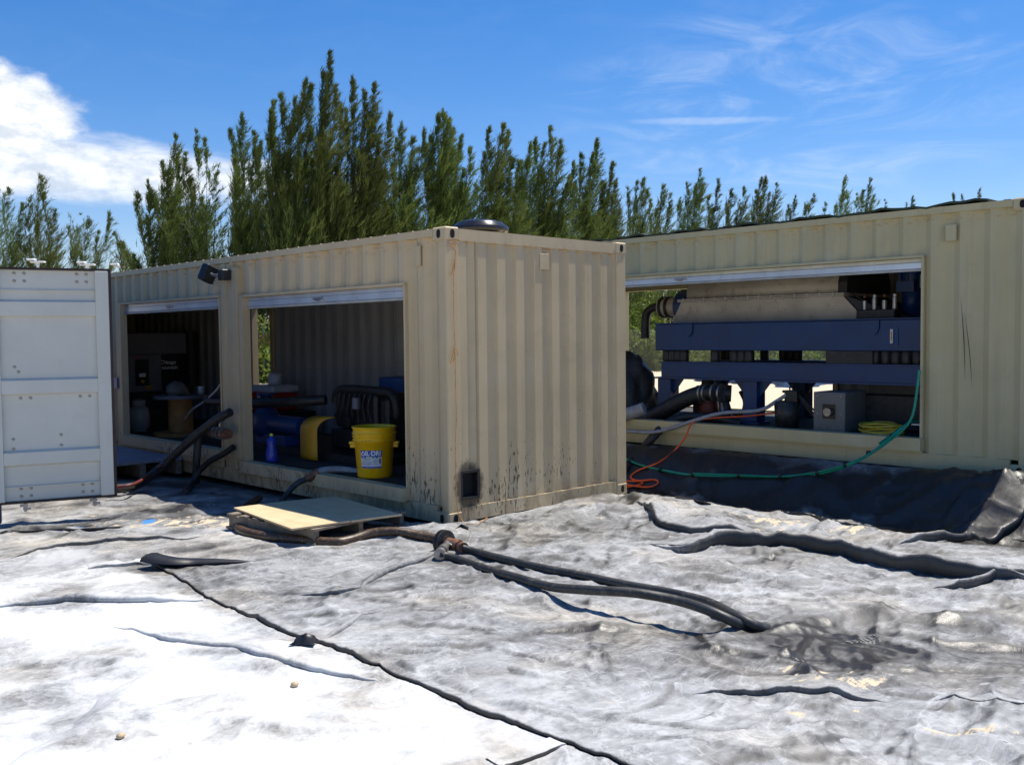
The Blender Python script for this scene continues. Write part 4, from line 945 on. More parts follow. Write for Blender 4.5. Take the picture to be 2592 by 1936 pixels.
# body of that container, off to the left
XC = -.965
MB().box(XC-.16, XC+.02, .07, .22, .01, 2.58, .006).build('corner_post', m_navy, lc)
MB().box(XC-2.40, XC-.165, .10, .16, .02, .18).build('door_sill', m_navy, lc)
MB().box(XC-2.40, XC-.165, .10, .16, 2.40, 2.58).build('door_header', m_navy, lc)
rot_b = R_(12); 
MB().box(-2.42, 0, .0, .05, .0, .02)
sidew = corr_panel(MB(), 'y', .22, 5.9, .15, 2.5, XC-.02, -1); sidew.box(XC-.06, XC, .22, 6, .01, .15); sidew.build('side_panel', m_navy, lc)
MB().box(XC-2.44, XC-.04, .2, 6, 2.5, 2.55).build('roof', m_navy, lc); MB().box(XC-2.44, XC-.06, .2, 6, .1, .16).build('floor', m_floor, lc)
corr_panel(MB(), 'y', .22, 5.9, .15, 2.5, XC-2.42, 1).build('side_panel', m_navy, lc)
corr_panel(MB(), 'x', XC-2.40, XC-.06, .15, 2.5, 5.95, -1).build('end_panel', m_navy, lc)
for x in (XC-2.44,): MB().box(x, x+.16, .07, .22, .01, 2.58, .006).build('corner_post', m_navy, lc)
pl = on((247, 828), 0, -.01); MB().box(-.012, .0, pl[1]-.10, pl[1]+.08, pl[2]-.07, pl[2]+.08).build('blue_plate', m_drum, A)

# ------------------------------------------------------------------ inside container A: compressor, spool, tank
cp = thing('air_compressor', 'large grey cabinet compressor with black front grille and control panel', 'compressor', (0, 8.9, 0))
X0, X1 = .92, 1.93
MB().box(X0, X1, 0, .9, 1.42, 1.76, .01).build('upper_cabinet', m_boxg, cp)
MB().box(X0-.02, X0+.56, .0, .85, .82, 1.418, .01).build('control_cabinet', m_boxg, cp)
MB().box(X0+.0, X1-.03, .04, .85, .28, .818).build('lower_body', m_engine, cp)
MB().box(X0+.562, X1-.06, .03, .85, .82, 1.418).build('front_grille', m_screen, cp)
MB().cyl((X1+.06, .0, .9), .09, .9, 2, 14).build('air_receiver', m_engine, cp)
pn = MB().box(X0+.12, X0+.34, -.02, -.002, .92, 1.34, .006).build('control_panel', m_screen, cp)
MB().box(X0+.17, X0+.28, -.026, -.021, 1.06, 1.12).build('display', m_lwhite, pn); MB().cyl((X0+.225, -.035, .99), .028, .014, 1, 14).build('stop_button', m_yelg, pn)
MB().box(X0+.28, X0+.40, -.008, -.002, .865, .915).build('warning_sticker', m_yelg, cp)
MB().box(X0+.12, X0+.22, -.006, -.002, 1.37, 1.385).build('red_stripe', m_red, cp)
RX = Matrix.Rotation(math.pi/2, 4, 'X')
text_mesh('Chicago\nPneumatic', .085, m_ltext, 'maker_lettering', cp, Matrix.Translation((X1-.33, .022, 1.24)) @ RX, .001, .0015, .95, 'CENTER')
MB().box(X0+.60, X0+.64, .02, .028, 1.22, 1.27).build('logo_mark', m_redd, cp)
sp_ = on((386, 930), 2, .28)
spl = thing('cable_spool', 'wooden cable spool standing on end as a table in the far bay', 'cable spool', (.86, 6.95, .28))
MB().cyl((0, 0, .05), .17, .48, 2, 28).build('spool_core', m_spool, spl)
for z in (0, .53): MB().cyl((0, 0, z), .37, .045, 2, 32).build('spool_flange', m_spool if z == 0 else m_boxg, spl)
zt = .28+.577
o = MB().lathe([(.0, .0), (.036, .0), (.045, .115), (.041, .115), (.033, .006), (0, .006)], (1.12, 6.83, zt), 18).build('paper_cup', m_coolw); tag(o, 'white paper cup on the cable spool table', 'cup')
bg_ = MB(); n = 14
prof = [(.0, .0), (.11, .01), (.14, .06), (.125, .13), (.07, .18), (.02, .2), (0, .2)]
bg_.lathe(prof, (0, 0, 0), 16)
o = bg_.build('plastic_bag', m_boxw, loc=(.78, 6.9, zt), rot=(0, 0, .3)); o.scale = (1.2, .8, 1)
for vv in o.data.vertices: vv.co = Vector(vv.co)*(1+.12*math.sin(vv.co.x*60+vv.co.z*50)*math.cos(vv.co.y*55))
tag(o, 'crumpled grey plastic bag on the cable spool table', 'bag')
o = MB().lathe([(0, 0), (.03, 0), (.035, .04), (.02, .085), (0, .09)], (.93, 6.9, zt), 12).build('small_jar', m_boxw); tag(o, 'small pale jar between the bag and the cup on the spool', 'jar')
o = MB().box(.62, .74, 6.78, 6.86, zt, zt+.02).build('paper_scrap', m_boxw); tag(o, 'flat pale scrap at the left edge of the spool table', 'paper')
tk = thing('propane_tank', 'grey propane cylinder standing left of the cable spool', 'gas cylinder', (.70, 8.0, .28))
MB().lathe([(0, .02), (.10, .02), (.15, .06), (.152, .28), (.13, .35), (.06, .385), (.03, .39), (.03, .40), (0, .40)], (0, 0, 0), 28).build('tank_body', m_tank, tk)
MB().lathe([(.10, 0), (.11, 0), (.11, .03), (.10, .03), (.10, 0)], (0, 0, 0), 20).build('foot_ring', m_tank, tk)
MB().lathe([(.09, .37), (.095, .37), (.095, .47), (.09, .47)], (0, 0, 0), 18).build('tank_collar', m_tank, tk); MB().cyl((0, 0, .39), .022, .08, 2, 10).box(-.06, .06, -.012, .012, .465, .485).build('tank_valve', m_metal, tk)
for (x, y) in ((.55, 11.8), (1.5, 11.9)): pass
o = MB().tube(resample(spline([(1.45, 9.0, 2.45), (1.48, 8.97, 2.2), (1.46, 8.98, 1.95)], 6), .05), .03, 8).build('hanging_hose', m_black); tag(o, 'black hose hanging from the roof above the compressor', 'hose')

# ------------------------------------------------------------------ inside container A near bay: engine pump set
en = thing('pump_engine', 'black diesel engine driving the pump behind the yellow bucket', 'engine', (0, 0, 0))
e = MB(); e.box(.95, 1.45, 2.35, 3.15, .62, 1.02, .03)
for k in range(4): e.cyl((1.08+.0*k, 2.45+.19*k, 1.0), .055, .09, 2, 12)
e.build('engine_block', m_engine, en)
MB().tube(resample(spline([(1.0, 3.2, .90), (1.0, 3.15, 1.03), (1.02, 2.9, 1.06), (1.02, 2.3, 1.05), (1.02, 2.12, 1.02), (1.02, 2.05, .88), (1.04, 2.07, .78)], 8), .04), .05, 12).build('exhaust_manifold', m_engine, en)
MB().box(1.0, 1.4, 2.2, 2.34, .5, .98, .03).build('radiator', m_engine, en)
for k in range(7):
    a = k*.9; MB().tube(resample(spline([(.93, 2.4+.1*k, 1.02), (.90, 2.42+.1*k, .86+.05*math.sin(a)), (.92, 2.38+.12*k, .72)], 5), .04), .013, 6).build('fuel_line', m_engine, en)
MB().cyl((.84, 2.55, .86), .05, .12, 2, 14).build('oil_filter', m_boxg, en); MB().cyl((.88, 2.80, .70), .06, .20, 0, 16).build('pulley', m_engine, en)
MB().box(.92, 1.5, 2.3, 3.2, .38, .6, .02).build('sump', m_engine, en)
MB().box(.60, 1.7, 1.9, 5.9, .285, .37).build('skid_frame', m_engine, en)
gd = MB(); n = 16; V = []
for i in range(n):                      # bent guard plate, curling back at the top
    t = i/(n-1); z = .30+.52*min(1, t*1.35); x = .46+(.0 if t < .5 else .16*((t-.5)/.5)**1.6); y = 2.93-(.0 if t < .5 else .13*((t-.5)/.5)**1.6); z = .30+.47*math.sin(t*math.pi/2)
    V += [(x, y+.17, z), (x, y-.17, z)]
gd.add(V, [(2*i, 2*i+2, 2*i+3, 2*i+1) for i in range(n-1)], True); gd = gd.build('belt_guard', m_yelg, en); gd.modifiers.new('thickness', 'SOLIDIFY').thickness = .008
pm = thing('centrifugal_pump', 'blue pump casing left of the engine in the near bay', 'pump', (.75, 4.35, .37))
MB().lathe([(.0, -.14), (.14, -.13), (.20, -.07), (.215, 0), (.20, .07), (.14, .13), (0, .14)], (0, 0, .24), 26, 0).build('volute', m_blue2, pm)
MB().cyl((.0, .0, .42), .07, .18, 2, 16).cyl((0, 0, .58), .11, .03, 2, 18).build('discharge_neck', m_blue2, pm)
MB().cyl((0, -.85, .24), .11, .70, 1, 20).build('bearing_housing', m_blue2, pm); MB().cyl((0, .2, .24), .10, .25, 1, 18).build('suction_neck', m_blue2, pm)
MB().box(-.1, .1, -.6, .1, 0, .12).build('pump_foot', m_blue2, pm)
hose('discharge_pipe', [(.45, 5.3, .86), (.45, 4.6, .87), (.47, 3.9, .89), (.60, 3.4, .92), (.8, 3.1, .94)], .058, m_black, 'horizontal black pipe running left from the engine in the near bay', 'pipe')
bt = thing('spray_bottle', 'blue plastic bottle standing on the sill of the near bay', 'bottle', (.15, 3.20, .28))
MB().lathe([(0, 0), (.062, 0), (.068, .02), (.068, .10), (.050, .17), (.052, .21), (.055, .25), (.024, .27), (.02, .29)], (0, 0, 0), 20).build('bottle_body', m_bottle, bt)
MB().cyl((0, 0, .285), .02, .03, 2, 12).build('bottle_cap', m_lyel, bt)
ck = thing('cooler', 'red cooler box with white lid at the back of the near bay', 'cooler', tuple(on((594, 884), 0, 1.9)))
ck.location.z = .62
MB().box(-.2, .2, -.30, .30, 0, .26, .02).build('cooler_body', m_red, ck); MB().box(-.215, .215, -.315, .315, .262, .36, .02).build('cooler_lid', m_coolw, ck)
MB().box(-.23, -.217, -.1, .1, .18, .22).build('cooler_handle', m_coolw, ck)
o = MB().box(1.6, 2.2, ck.location.y-.6, ck.location.y+.5, .28, .615).build('tool_chest', m_engine); tag(o, 'dark low chest under the red cooler', 'chest')
o = MB().lathe([(0, 0), (.10, 0), (.10, .14), (.07, .17), (0, .17)], (ck.location.x, ck.location.y-.02, .983), 18).build('white_jug', m_coolw); tag(o, 'small white jug on the lid of the red cooler', 'jug')
o = MB().lathe([(0, 0), (.28, 0), (.29, .03), (.285, .28), (.292, .3), (.285, .32), (.285, .56), (.292, .58), (.285, .6), (.285, .84), (.29, .87), (.27, .88), (0, .88)], (1.98, on((872, 900), 0, 1.98)[1]+.02, .28), 32).build('plastic_drum', m_drum); tag(o, 'tall blue drum behind the yellow bucket at the back wall', 'drum')
o = hose('wall_cord', [(2.36, 7.72, 1.7), (2.3, 7.68, 1.5), (2.3, 7.70, 1.3), (2.3, 7.66, 1.15)], .01, m_boxw, 'pale cord loop hanging on the back wall by the doorway', 'cord', n=5)
o = MB().lathe([(0, 0), (.1, .02), (.14, .15), (.12, .32), (.05, .42), (0, .43)], (2.2, 7.72, .78), 12).build('hanging_bag', m_black); tag(o, 'dark bag hung on the back wall by the doorway', 'bag')

# ------------------------------------------------------------------ inside container B: decanter centrifuge on its frame
ct = thing('centrifuge', 'decanter centrifuge in dusty steel casing on a long blue frame', 'centrifuge', (0, 0, 0))
bl = m_blue
XF = 4.80; YL, YR = 1.45, -3.05
MB().box(XF, XF+.22, YR, YL, 1.445, 1.785, .008).box(XF-.02, XF+.24, YR, YL+.01, 1.787, 1.80).build('main_beam', bl, ct)
MB().box(XF+1.15, XF+1.37, YR, YL, 1.445, 1.785, .008).build('main_beam', bl, ct)
for y in (YL-.2, -.4, YR+.05): MB().box(XF+.222, XF+1.148, y, y+.18, 1.46, 1.77).build('cross_beam', bl, ct)
for yy in (.92, -1.52):
    n = 16; a_ = [(yy+.07*math.cos(math.pi*k/n-math.pi), 1.72+.10*math.sin(math.pi*k/n-math.pi)) for k in range(n+1)]
    MB().prism([(p[0], p[1]) for p in a_]+[(yy+.07, 1.78), (yy-.07, 1.78)], 0, XF-.022, XF-.001).build('lifting_lug', bl, ct)
# level gauge on beam
lg = MB().box(XF-.008, XF-.001, -1.80, -1.66, 1.50, 1.70).build('gauge_plate', bl, ct)
MB().box(XF-.022, XF-.009, -1.745, -1.715, 1.53, 1.68).build('level_gauge', m_coolw, lg); MB().box(XF-.026, XF-.023, -1.737, -1.723, 1.555, 1.655).build('gauge_glass', m_yelg, lg)
# rubber isolators
iso = []
for (ya, yb_, k) in ((1.38, 1.02, 4), (.62, .56, 1), (.36, .05, 3), (-.98, -2.6, 14)):
    for i in range(k): iso.append(ya+(yb_-ya)*(i+.5)/k)
for x in (XF+.11, XF+1.26):
    for y in iso: MB().lathe([(.055, 0), (.062, .02), (.062, .125), (.055, .143)], (x, y, 1.301), 12).build('isolator', m_black, ct)
MB().box(XF+.02, XF+.9, -1.5, -.95, 1.302, 1.443).build('isolator_block', m_black, ct)
for x0 in (XF, XF+1.15):
    fr = MB(); fr.box(x0+.085, x0+.135, YR, 1.38, 1.10, 1.28).box(x0+.0, x0+.22, YR, 1.38, 1.282, 1.300).box(x0-.01, x0+.23, YR, 1.47, 1.078, 1.098); fr.build('lower_beam', bl, ct)
    fr2 = MB().box(x0+.012, x0+.024, YR, 1.36, 1.10, 1.28).build('beam_web', bl, ct)
    for (ya, yb_) in ((1.42, 1.22), (.13, -.06), (-2.35, -2.55)):
        MB().box(x0+.01, x0+.21, yb_, ya, .585, 1.076, .006).build('leg', bl, ct)
        MB().box(x0-.02, x0+.24, yb_-.05, ya+.05, .562, .583).build('foot_plate', bl, ct)
    for (yy, dr_) in ((1.22, -1), (.13, 1), (-.06, -1), (-2.35, 1)):
        MB().prism([(yy, 1.076), (yy+dr_*.16, 1.076), (yy, .88)], 0, x0+.08, x0+.10).build('gusset', bl, ct)
# casing: octagonal section swept along y
cx = 5.45; ya, yb_ = 1.15, -1.02
def cs(yA, yB, y2A, y2B):
    lo = [(cx-.30, 1.80), (cx-.54, 2.075), (cx+.54, 2.075), (cx+.30, 1.80)]
    return lo
low = MB(); V = []
for (y, yl) in ((1.10, 1.32), (-1.12, -1.32)):
    V += [(cx-.46, yl, 1.802), (cx-.56, y, 2.06), (cx+.56, y, 2.06), (cx+.46, yl, 1.802)]
low.add(V, [(0, 1, 2, 3), (4, 5, 6, 7), (0, 1, 5, 4), (1, 2, 6, 5), (2, 3, 7, 6), (3, 0, 4, 7)]); low.build('casing_lower_half', m_steel, ct)
MB().box(cx-.60, cx+.60, -1.15, 1.13, 2.062, 2.076).box(cx-.598, cx+.598, -1.148, 1.128, 2.082, 2.096).build('casing_flange', m_steel, ct)
for k in range(14): MB().cyl((cx-.585, 1.05-k*.158, 2.05), .009, .06, 2, 6).build('flange_bolt', m_metal, ct)
up = MB(); n = 12; sec = [(cx+.55*math.cos(math.pi*k/n), 2.098+.55*math.sin(math.pi*k/n)**.9) for k in range(n+1)]
sec = [(cx-.55, 2.098), (cx-.545, 2.22), (cx-.47, 2.40), (cx-.30, 2.53), (cx-.1, 2.58), (cx+.1, 2.58), (cx+.3, 2.53), (cx+.47, 2.40), (cx+.545, 2.22), (cx+.55, 2.098)]
up.prism([(a, b) for a, b in sec], 1, -1.05, 1.02, True); up.build('casing_upper_cover', m_steel, ct)
up2 = MB(); up2.prism([(cx+(a-cx)*1.0, 2.098+(b-2.098)*1.0) for a, b in sec], 1, -1.16, -1.052); up2.build('casing_end_plate', m_engine, ct)
MB().add([(cx-.57, -1.16, 2.06), (cx-.47, -1.34, 1.803), (cx-.2, -1.75, 1.803), (cx-.2, -1.16, 2.06), (cx+.5, -1.16, 2.06), (cx+.5, -1.75, 1.803)], [(0, 1, 2), (0, 2, 3), (2, 5, 4, 3)]).build('belt_cover', m_engine, ct)
# feed end (left)
MB().cyl((cx-.15, 1.12, 2.02), .22, .25, 1, 22).box(cx-.4, cx+.1, 1.10, 1.30, 1.802, 2.05).build('bearing_pedestal', bl, ct)
fp_ = MB().cyl((cx-.15, 1.375, 2.02), .125, .35, 1, 20).build('feed_pipe', m_steel, ct)
for y in (1.40, 1.56, 1.66): MB().cyl((cx-.15, y, 2.02), .15, .03, 1, 20).build('pipe_clamp', m_engine, fp_)
hose('feed_hose', [(cx-.15, 1.72, 2.02), (cx-.15, 1.86, 2.02), (cx-.15, 1.97, 1.95), (cx-.15, 2.0, 1.8), (cx-.15, 2.0, 1.6)], .060, m_black, 'black hose bending down from the feed pipe of the centrifuge')
for D in (((1525, 655),(1500, 700)),): pass
# drive end (right)
mt_ = thing('electric_motor', 'upright blue electric motor at the drive end of the centrifuge', 'motor', (5.55, -1.62, 1.80))
MB().lathe([(.14, 0), (.14, .05), (.11, .06), (.11, .28), (.13, .30), (.13, .58), (.11, .62), (.04, .66), (0, .66)], (0, 0, 0), 20).build('motor_body', m_blue2, mt_)
for k in range(10):
    a = 2*math.pi*k/10; MB().box(.128, .150, -.006, .006, .31, .57).build('cooling_fin', m_blue2, mt_, rot=(0, 0, a))
MB().box(-.2, -.12, -.1, .1, .30, .42).build('terminal_box', m_blue2, mt_)
vb = thing('valve_bank', 'row of small silver solenoid valves on the blue frame', 'valves', (5.0, -1.42, 1.80))
MB().box(-.08, .08, -.28, .16, 0, .10, .008).build('manifold_block', m_engine, vb)
for k in range(4):
    MB().cyl((0, .10-.115*k, .10), .028, .10+.03*(k % 2), 2, 12).build('solenoid', m_metal, vb); MB().cyl((0, .10-.115*k, .235), .018, .03, 2, 8).build('solenoid_cap', m_coolw if k % 2 else m_redd, vb)
MB().tube(resample(spline([(0, .1, .2), (-.02, .3, .30), (-.02, .5, .25), (.05, .55, .05)], 6), .04), .01, 6).build('valve_cable', m_black, vb)
pf = thing('pipework', 'blue pipe frame and silver gauge right of the electric motor', 'pipe frame', (5.3, -2.0, 1.80))
MB().tube([(0, .0, 0), (0, .0, .36)], .025, 8).tube([(0, .0, .36), (0, -.22, .36)], .025, 8).tube([(0, -.22, .36), (0, -.22, 0)], .025, 8).build('pipe_loop', m_blue2, pf)
MB().cyl((-.05, .12, .0), .028, .62, 2, 10).build('riser_pipe', m_blue2, pf); MB().cyl((-.085, .12, .33), .032, .14, 2, 10).build('silver_coupling', m_alu, pf)
# things on floor of B (floor top at .56)
FZ = .56
cab = thing('equipment_box', 'grey-white box with a dark square socket on the floor under the frame', 'equipment box', tuple(np.array([4.52, -.94, FZ])))
q0 = on((1757, 925), 0, 4.52); q1 = on((1825, 930), 0, 4.52); hh = on((1757, 846), 0, 4.52)[2]-FZ; yl, yr = q0[1], q1[1]; ym = (yl+yr)/2; cab.location = (4.52, ym, FZ); hw = (yl-yr)/2
MB().box(0, .5, -hw, hw, 0, hh, .006).build('box_body', m_boxw, cab)
MB().box(-.006, -.001, -.075, .075, hh*.33, hh*.33+.16).build('socket_recess', m_screen, cab); MB().cyl((-.05, .0, hh*.33+.075), .045, .045, 0, 18).build('socket', m_metal, cab)
for (y, z) in ((-hw*.75, .06), (hw*.75, .06), (-hw*.75, hh*.45), (hw*.75, hh*.45), (-hw*.3, .05), (hw*.3, .05), (hw*.75, hh*.9), (-hw*.75, hh*.9)): MB().cyl((-.004, y, z), .008, .004, 0, 8).build('bolt_head', m_rustspot, cab)
dk = thing('sludge_tank', 'big black tank filling the right end of the open container', 'tank', (5.0, -1.95, FZ))
MB().box(0, .9, -.75, .65, 0, .40, .02).box(.02, .88, -.3, .6, .401, .52, .01).build('tank_body', m_engine, dk); MB().box(-.012, -.001, -.7, .6, .36, .385).build('tank_rim', m_engine, dk)
pmp = thing('sump_pump', 'black pump bucket with cables beside the grey-white box', 'pump', tuple(on((1700, 922), 0, 4.75)))
pmp.location.z = FZ
MB().lathe([(0, 0), (.13, 0), (.15, .30), (.14, .30), (.12, .02)], (0, 0, 0), 20).build('pump_tub', m_hose, pmp)
MB().cyl((0.02, -.04, .02), .075, .38, 2, 16).cyl((.02, -.04, .40), .10, .025, 2, 16).box(-.06, .1, -.16, -.02, .30, .42).build('pump_body', m_black, pmp)
yp = pmp.location.y
for k, (dy, h_) in enumerate(((-.10, .42), (-.16, .36), (-.06, .46))):
    MB().tube(resample(spline([(0, -.04, .40), (0, dy, h_), (.02, -.34, .20-.04*k), (.1, -.42, .08)], 6), .03), .011, 6).build('pump_cable', m_black, pmp)
rp = thing('red_pump', 'dull red and black pump body hanging under the blue frame', 'pump', tuple(on((1530, 880), 0, 5.0)))
rp.location.z = FZ+.02
MB().lathe([(0, 0), (.12, 0), (.14, .05), (.13, .20), (.09, .34), (.07, .38)], (0, 0, 0), 20).build('pump_casing', m_redd, rp)
MB().lathe([(.09, .34), (.12, .36), (.12, .40), (.09, .42), (.08, .5)], (0, 0, 0), 18).box(-.08, .02, .05, .18, .0, .30).build('pump_neck', m_engine, rp)
mfx = thing('hose_manifold', 'dark hose elbow with steel clamp rings under the blue frame', 'hose coupling', (0, 0, 0))
PP = resample(spline([on((1352, 925), 0, 4.60), on((1400, 905), 0, 4.66), on((1450, 878), 0, 4.72), on((1490, 858), 0, 4.78), on((1530, 848), 0, 4.85), on((1580, 850), 0, 5.0)], 8), .04)
MB().tube(PP, .105, 16).build('large_hose', m_black, mfx)
for D in ((1510, 852), (1518, 850), (1527, 849), (1545, 848), (1560, 849)):
    p = on(D, 0, 4.83); P = [p+np.array([0, .012, 0]), p-np.array([0, .012, 0])]; MB().tube(P, .118, 18).build('clamp_ring', m_metal, mfx)
hose('loop_hose', [on((1600, 845), 0, 5.2), on((1610, 870), 0, 5.2), on((1600, 895), 0, 5.2), on((1570, 885), 0, 5.2)], .03, m_hoseb, 'brown hose loop hanging behind the red pump', n=8)
hose('loop_hose', [on((1560, 840), 0, 5.0), on((1568, 870), 0, 4.95), on((1572, 895), 0, 4.9), on((1550, 905), 0, 4.8)], .045, m_black, 'black hose dropping beside the red pump to the floor', n=10)
hose('corrugated_duct', [on((1330, 905), 0, 4.10), on((1352, 895), 0, 4.14), on((1375, 888), 0, 4.2), on((1392, 882), 0, 4.24)], .075, m_hoseg, 'short grey corrugated duct end beside the near container corner', 'duct', ribs=.12, step=.018, n=16)
hose('spill_hose', [on((1600, 915), 0, 4.75), on((1540, 903), 0, 4.62), on((1480, 900), 0, 4.45), on((1440, 915), 0, 4.28), on((1410, 945), 0, 4.10), on((1385, 975), 0, 4.0), g3((1352, 1010), .02), g3((1320, 1040), .02)], .055, m_black, 'thick black hose spilling over the sill of the right container')
hose('pale_hose', [on((1330, 930), 0, 3.95), on((1352, 931), 0, 4.0), on((1400, 934), 0, 4.05), on((1440, 928), 0, 4.12), on((1500, 908), 0, 4.17), on((1560, 892), 0, 4.3), on((1640, 886), 0, 4.5), on((1675, 868), 0, 4.65), on((1700, 852), 0, 4.72)], .022, m_hoseg, 'thin pale grey hose sagging along the sill of the right container', n=8)
# green hose bundle
gpts = [on((1986, 800), 0, 4.165), on((1980, 850), 0, 4.15), on((1972, 895), 0, 4.13), on((1958, 920), 0, 4.10), on((1930, 945), 0, 4.0), on((1880, 980), 0, 3.75), on((1830, 1005), 0, 3.5), g3((1770, 1023), .02), g3((1690, 1029), .02), g3((1600, 1028), .02), g3((1500, 1026), .02), g3((1430, 1015), .02), g3((1380, 1003), .02), g3((1340, 985), .02)]
o = hose('garden_hose', gpts, .014, m_green, 'green hose drooping from the right jamb and running along the dark berm', n=8)
g2 = [np.array(p)+np.array([-.02, .0, .012+.01*math.sin(i*2.1)]) for i, p in enumerate(gpts[3:-3])]
MB().tube(resample(spline(g2, 8), .05), .010, 6).build('second_strand', m_green, o)
for i in range(4, 12):
    p = np.array(gpts[i]) if i < len(gpts) else None; MB().tube([p+np.array([-.01, .03, .008]), p+np.array([-.01, .0, .008])], .026, 8).build('cable_tie', m_black, o)
hose('yellow_strap_end', [on((1986, 908), 0, 4.5), on((1960, 915), 0, 4.35), on((1935, 932), 0, 4.15), on((1900, 958), 0, 3.95)], .012, m_green, 'short green hose tail over the sill by the right jamb', n=6)
opts = [on((1700, 888), 0, 4.8), on((1620, 898), 0, 4.55), on((1540, 903), 0, 4.35), on((1497, 912), 0, 4.15), on((1480, 945), 0, 4.0), on((1455, 975), 0, 3.85), g3((1420, 1000), .015), g3((1380, 1015), .015), g3((1362, 1030), .015), g3((1378, 1038), .015), g3((1415, 1036), .015), g3((1422, 1044), .015), g3((1400, 1052), .015), g3((1362, 1048), .015), g3((1345, 1040), .015), g3((1390, 1040), .02), g3((1378, 1048), .02), g3((1352, 1052), .015)]
hose('extension_cord', opts, .011, m_orange, 'orange extension cord hanging over the sill and looped on the liner', 'cord', n=7)
yc = thing('hose_coil', 'coil of yellow hose on the floor by the right jamb', 'hose coil', tuple(on((1906, 925), 0, 4.48))); yc.location.z = FZ
for k in range(9):
    r0 = .17+.012*(k % 4)+.01*random.random(); z = .015+.017*k*.8; P = [(r0*math.cos(a)*.75+.01*math.sin(3*a+k), r0*1.15*math.sin(a)+.01*math.cos(2*a+k), z+.012*math.sin(2*a+k*1.7)) for a in np.linspace(0, 2*math.pi, 30)]
    MB().tube(P, .011, 7, caps=False).build('hose_turn', m_yelh, yc)
o = MB().box(4.40, 4.62, -2.26, -2.12, .70, .71).build('metal_shelf', m_alu); tag(o, 'small bright metal plate sticking out at the right jamb', 'plate')
# black plastic-covered heap seen past the near container's corner
hp = MB(); V = []; n, m = 28, 14; c0 = on((1345, 890), 0, 5.0)
for j in range(m):
    for i in range(n):
        a = 2*math.pi*i/n; t = j/(m-1); r0 = .55*math.cos(t*math.pi/2)**.6*(1+.10*math.sin(a*5+t*6)+.07*math.sin(a*9-t*11)); V.append((c0[0]+r0*math.cos(a)*.7, c0[1]+r0*math.sin(a)*1.0+.05, FZ+.86*math.sin(t*math.pi/2)+.02*math.sin(a*7+j)))
hp.add(V, [(j*n+i, j*n+(i+1) % n, (j+1)*n+(i+1) % n, (j+1)*n+i) for j in range(m-1) for i in range(n)], True); tag(hp.build('black_plastic_heap', m_black), 'rounded heap of black plastic inside the right container at its left', 'plastic heap')
# glossy black sheet and sand beyond container B
def sheet_heap(D, sx, sy, h, name, label):
    c0 = on(D, 2, .15); n = 40; xs = np.linspace(-1, 1, n); V = []
    for j in range(n):
        for i in range(n):
            u, v_ = xs[i], xs[j]; k = max(0, 1-u*u)*max(0, 1-v_*v_); z = h*k**.5*(.8+.5*float(perlin(u*2.5+3, v_*2.5, 88)))+.10*float(ridged(np.array(u*3), np.array(v_*3), 2, 90))*k**.5
            V.append((c0[0]+u*sx, c0[1]+v_*sy, z))
    mb = MB().add(V, [(j*n+i, j*n+i+1, (j+1)*n+i+1, (j+1)*n+i) for j in range(n-1) for i in range(n-1)], True); tag(mb.build(name, m_blackg), label, 'plastic sheet')
sheet_heap((1700, 835), 3.2, 3.2, .55, 'plastic_sheet', 'glossy black plastic sheeting piled beyond the right container')

# ------------------------------------------------------------------ trees
def needles(P, Dn, wd, ln):
    """P (n,3) start, Dn (n,3) direction; each a slim triangle pair"""
    n = len(P); s = np.cross(Dn, rng.normal(size=(n, 3))); s /= np.linalg.norm(s, axis=1, keepdims=True)+1e-9
    a = P-s*wd/2; b = P+s*wd/2; c = P+Dn*ln[:, None]
    return np.stack([a, b, c], 1).reshape(-1, 3)
def tri_mesh(name, V, mtl, parent=None):
    n = len(V)//3; me = bpy.data.meshes.new(name); me.vertices.add(len(V)); me.vertices.foreach_set('co', V.reshape(-1).astype(np.float32)); me.loops.add(len(V)); me.loops.foreach_set('vertex_index', np.arange(len(V), dtype=np.int32))
    me.polygons.add(n); me.polygons.foreach_set('loop_start', np.arange(0, 3*n, 3, dtype=np.int32)); me.update(calc_edges=True); me.materials.append(mtl); return link(me, name, parent)
WIND = np.array([_r[0], _r[1], 0.])
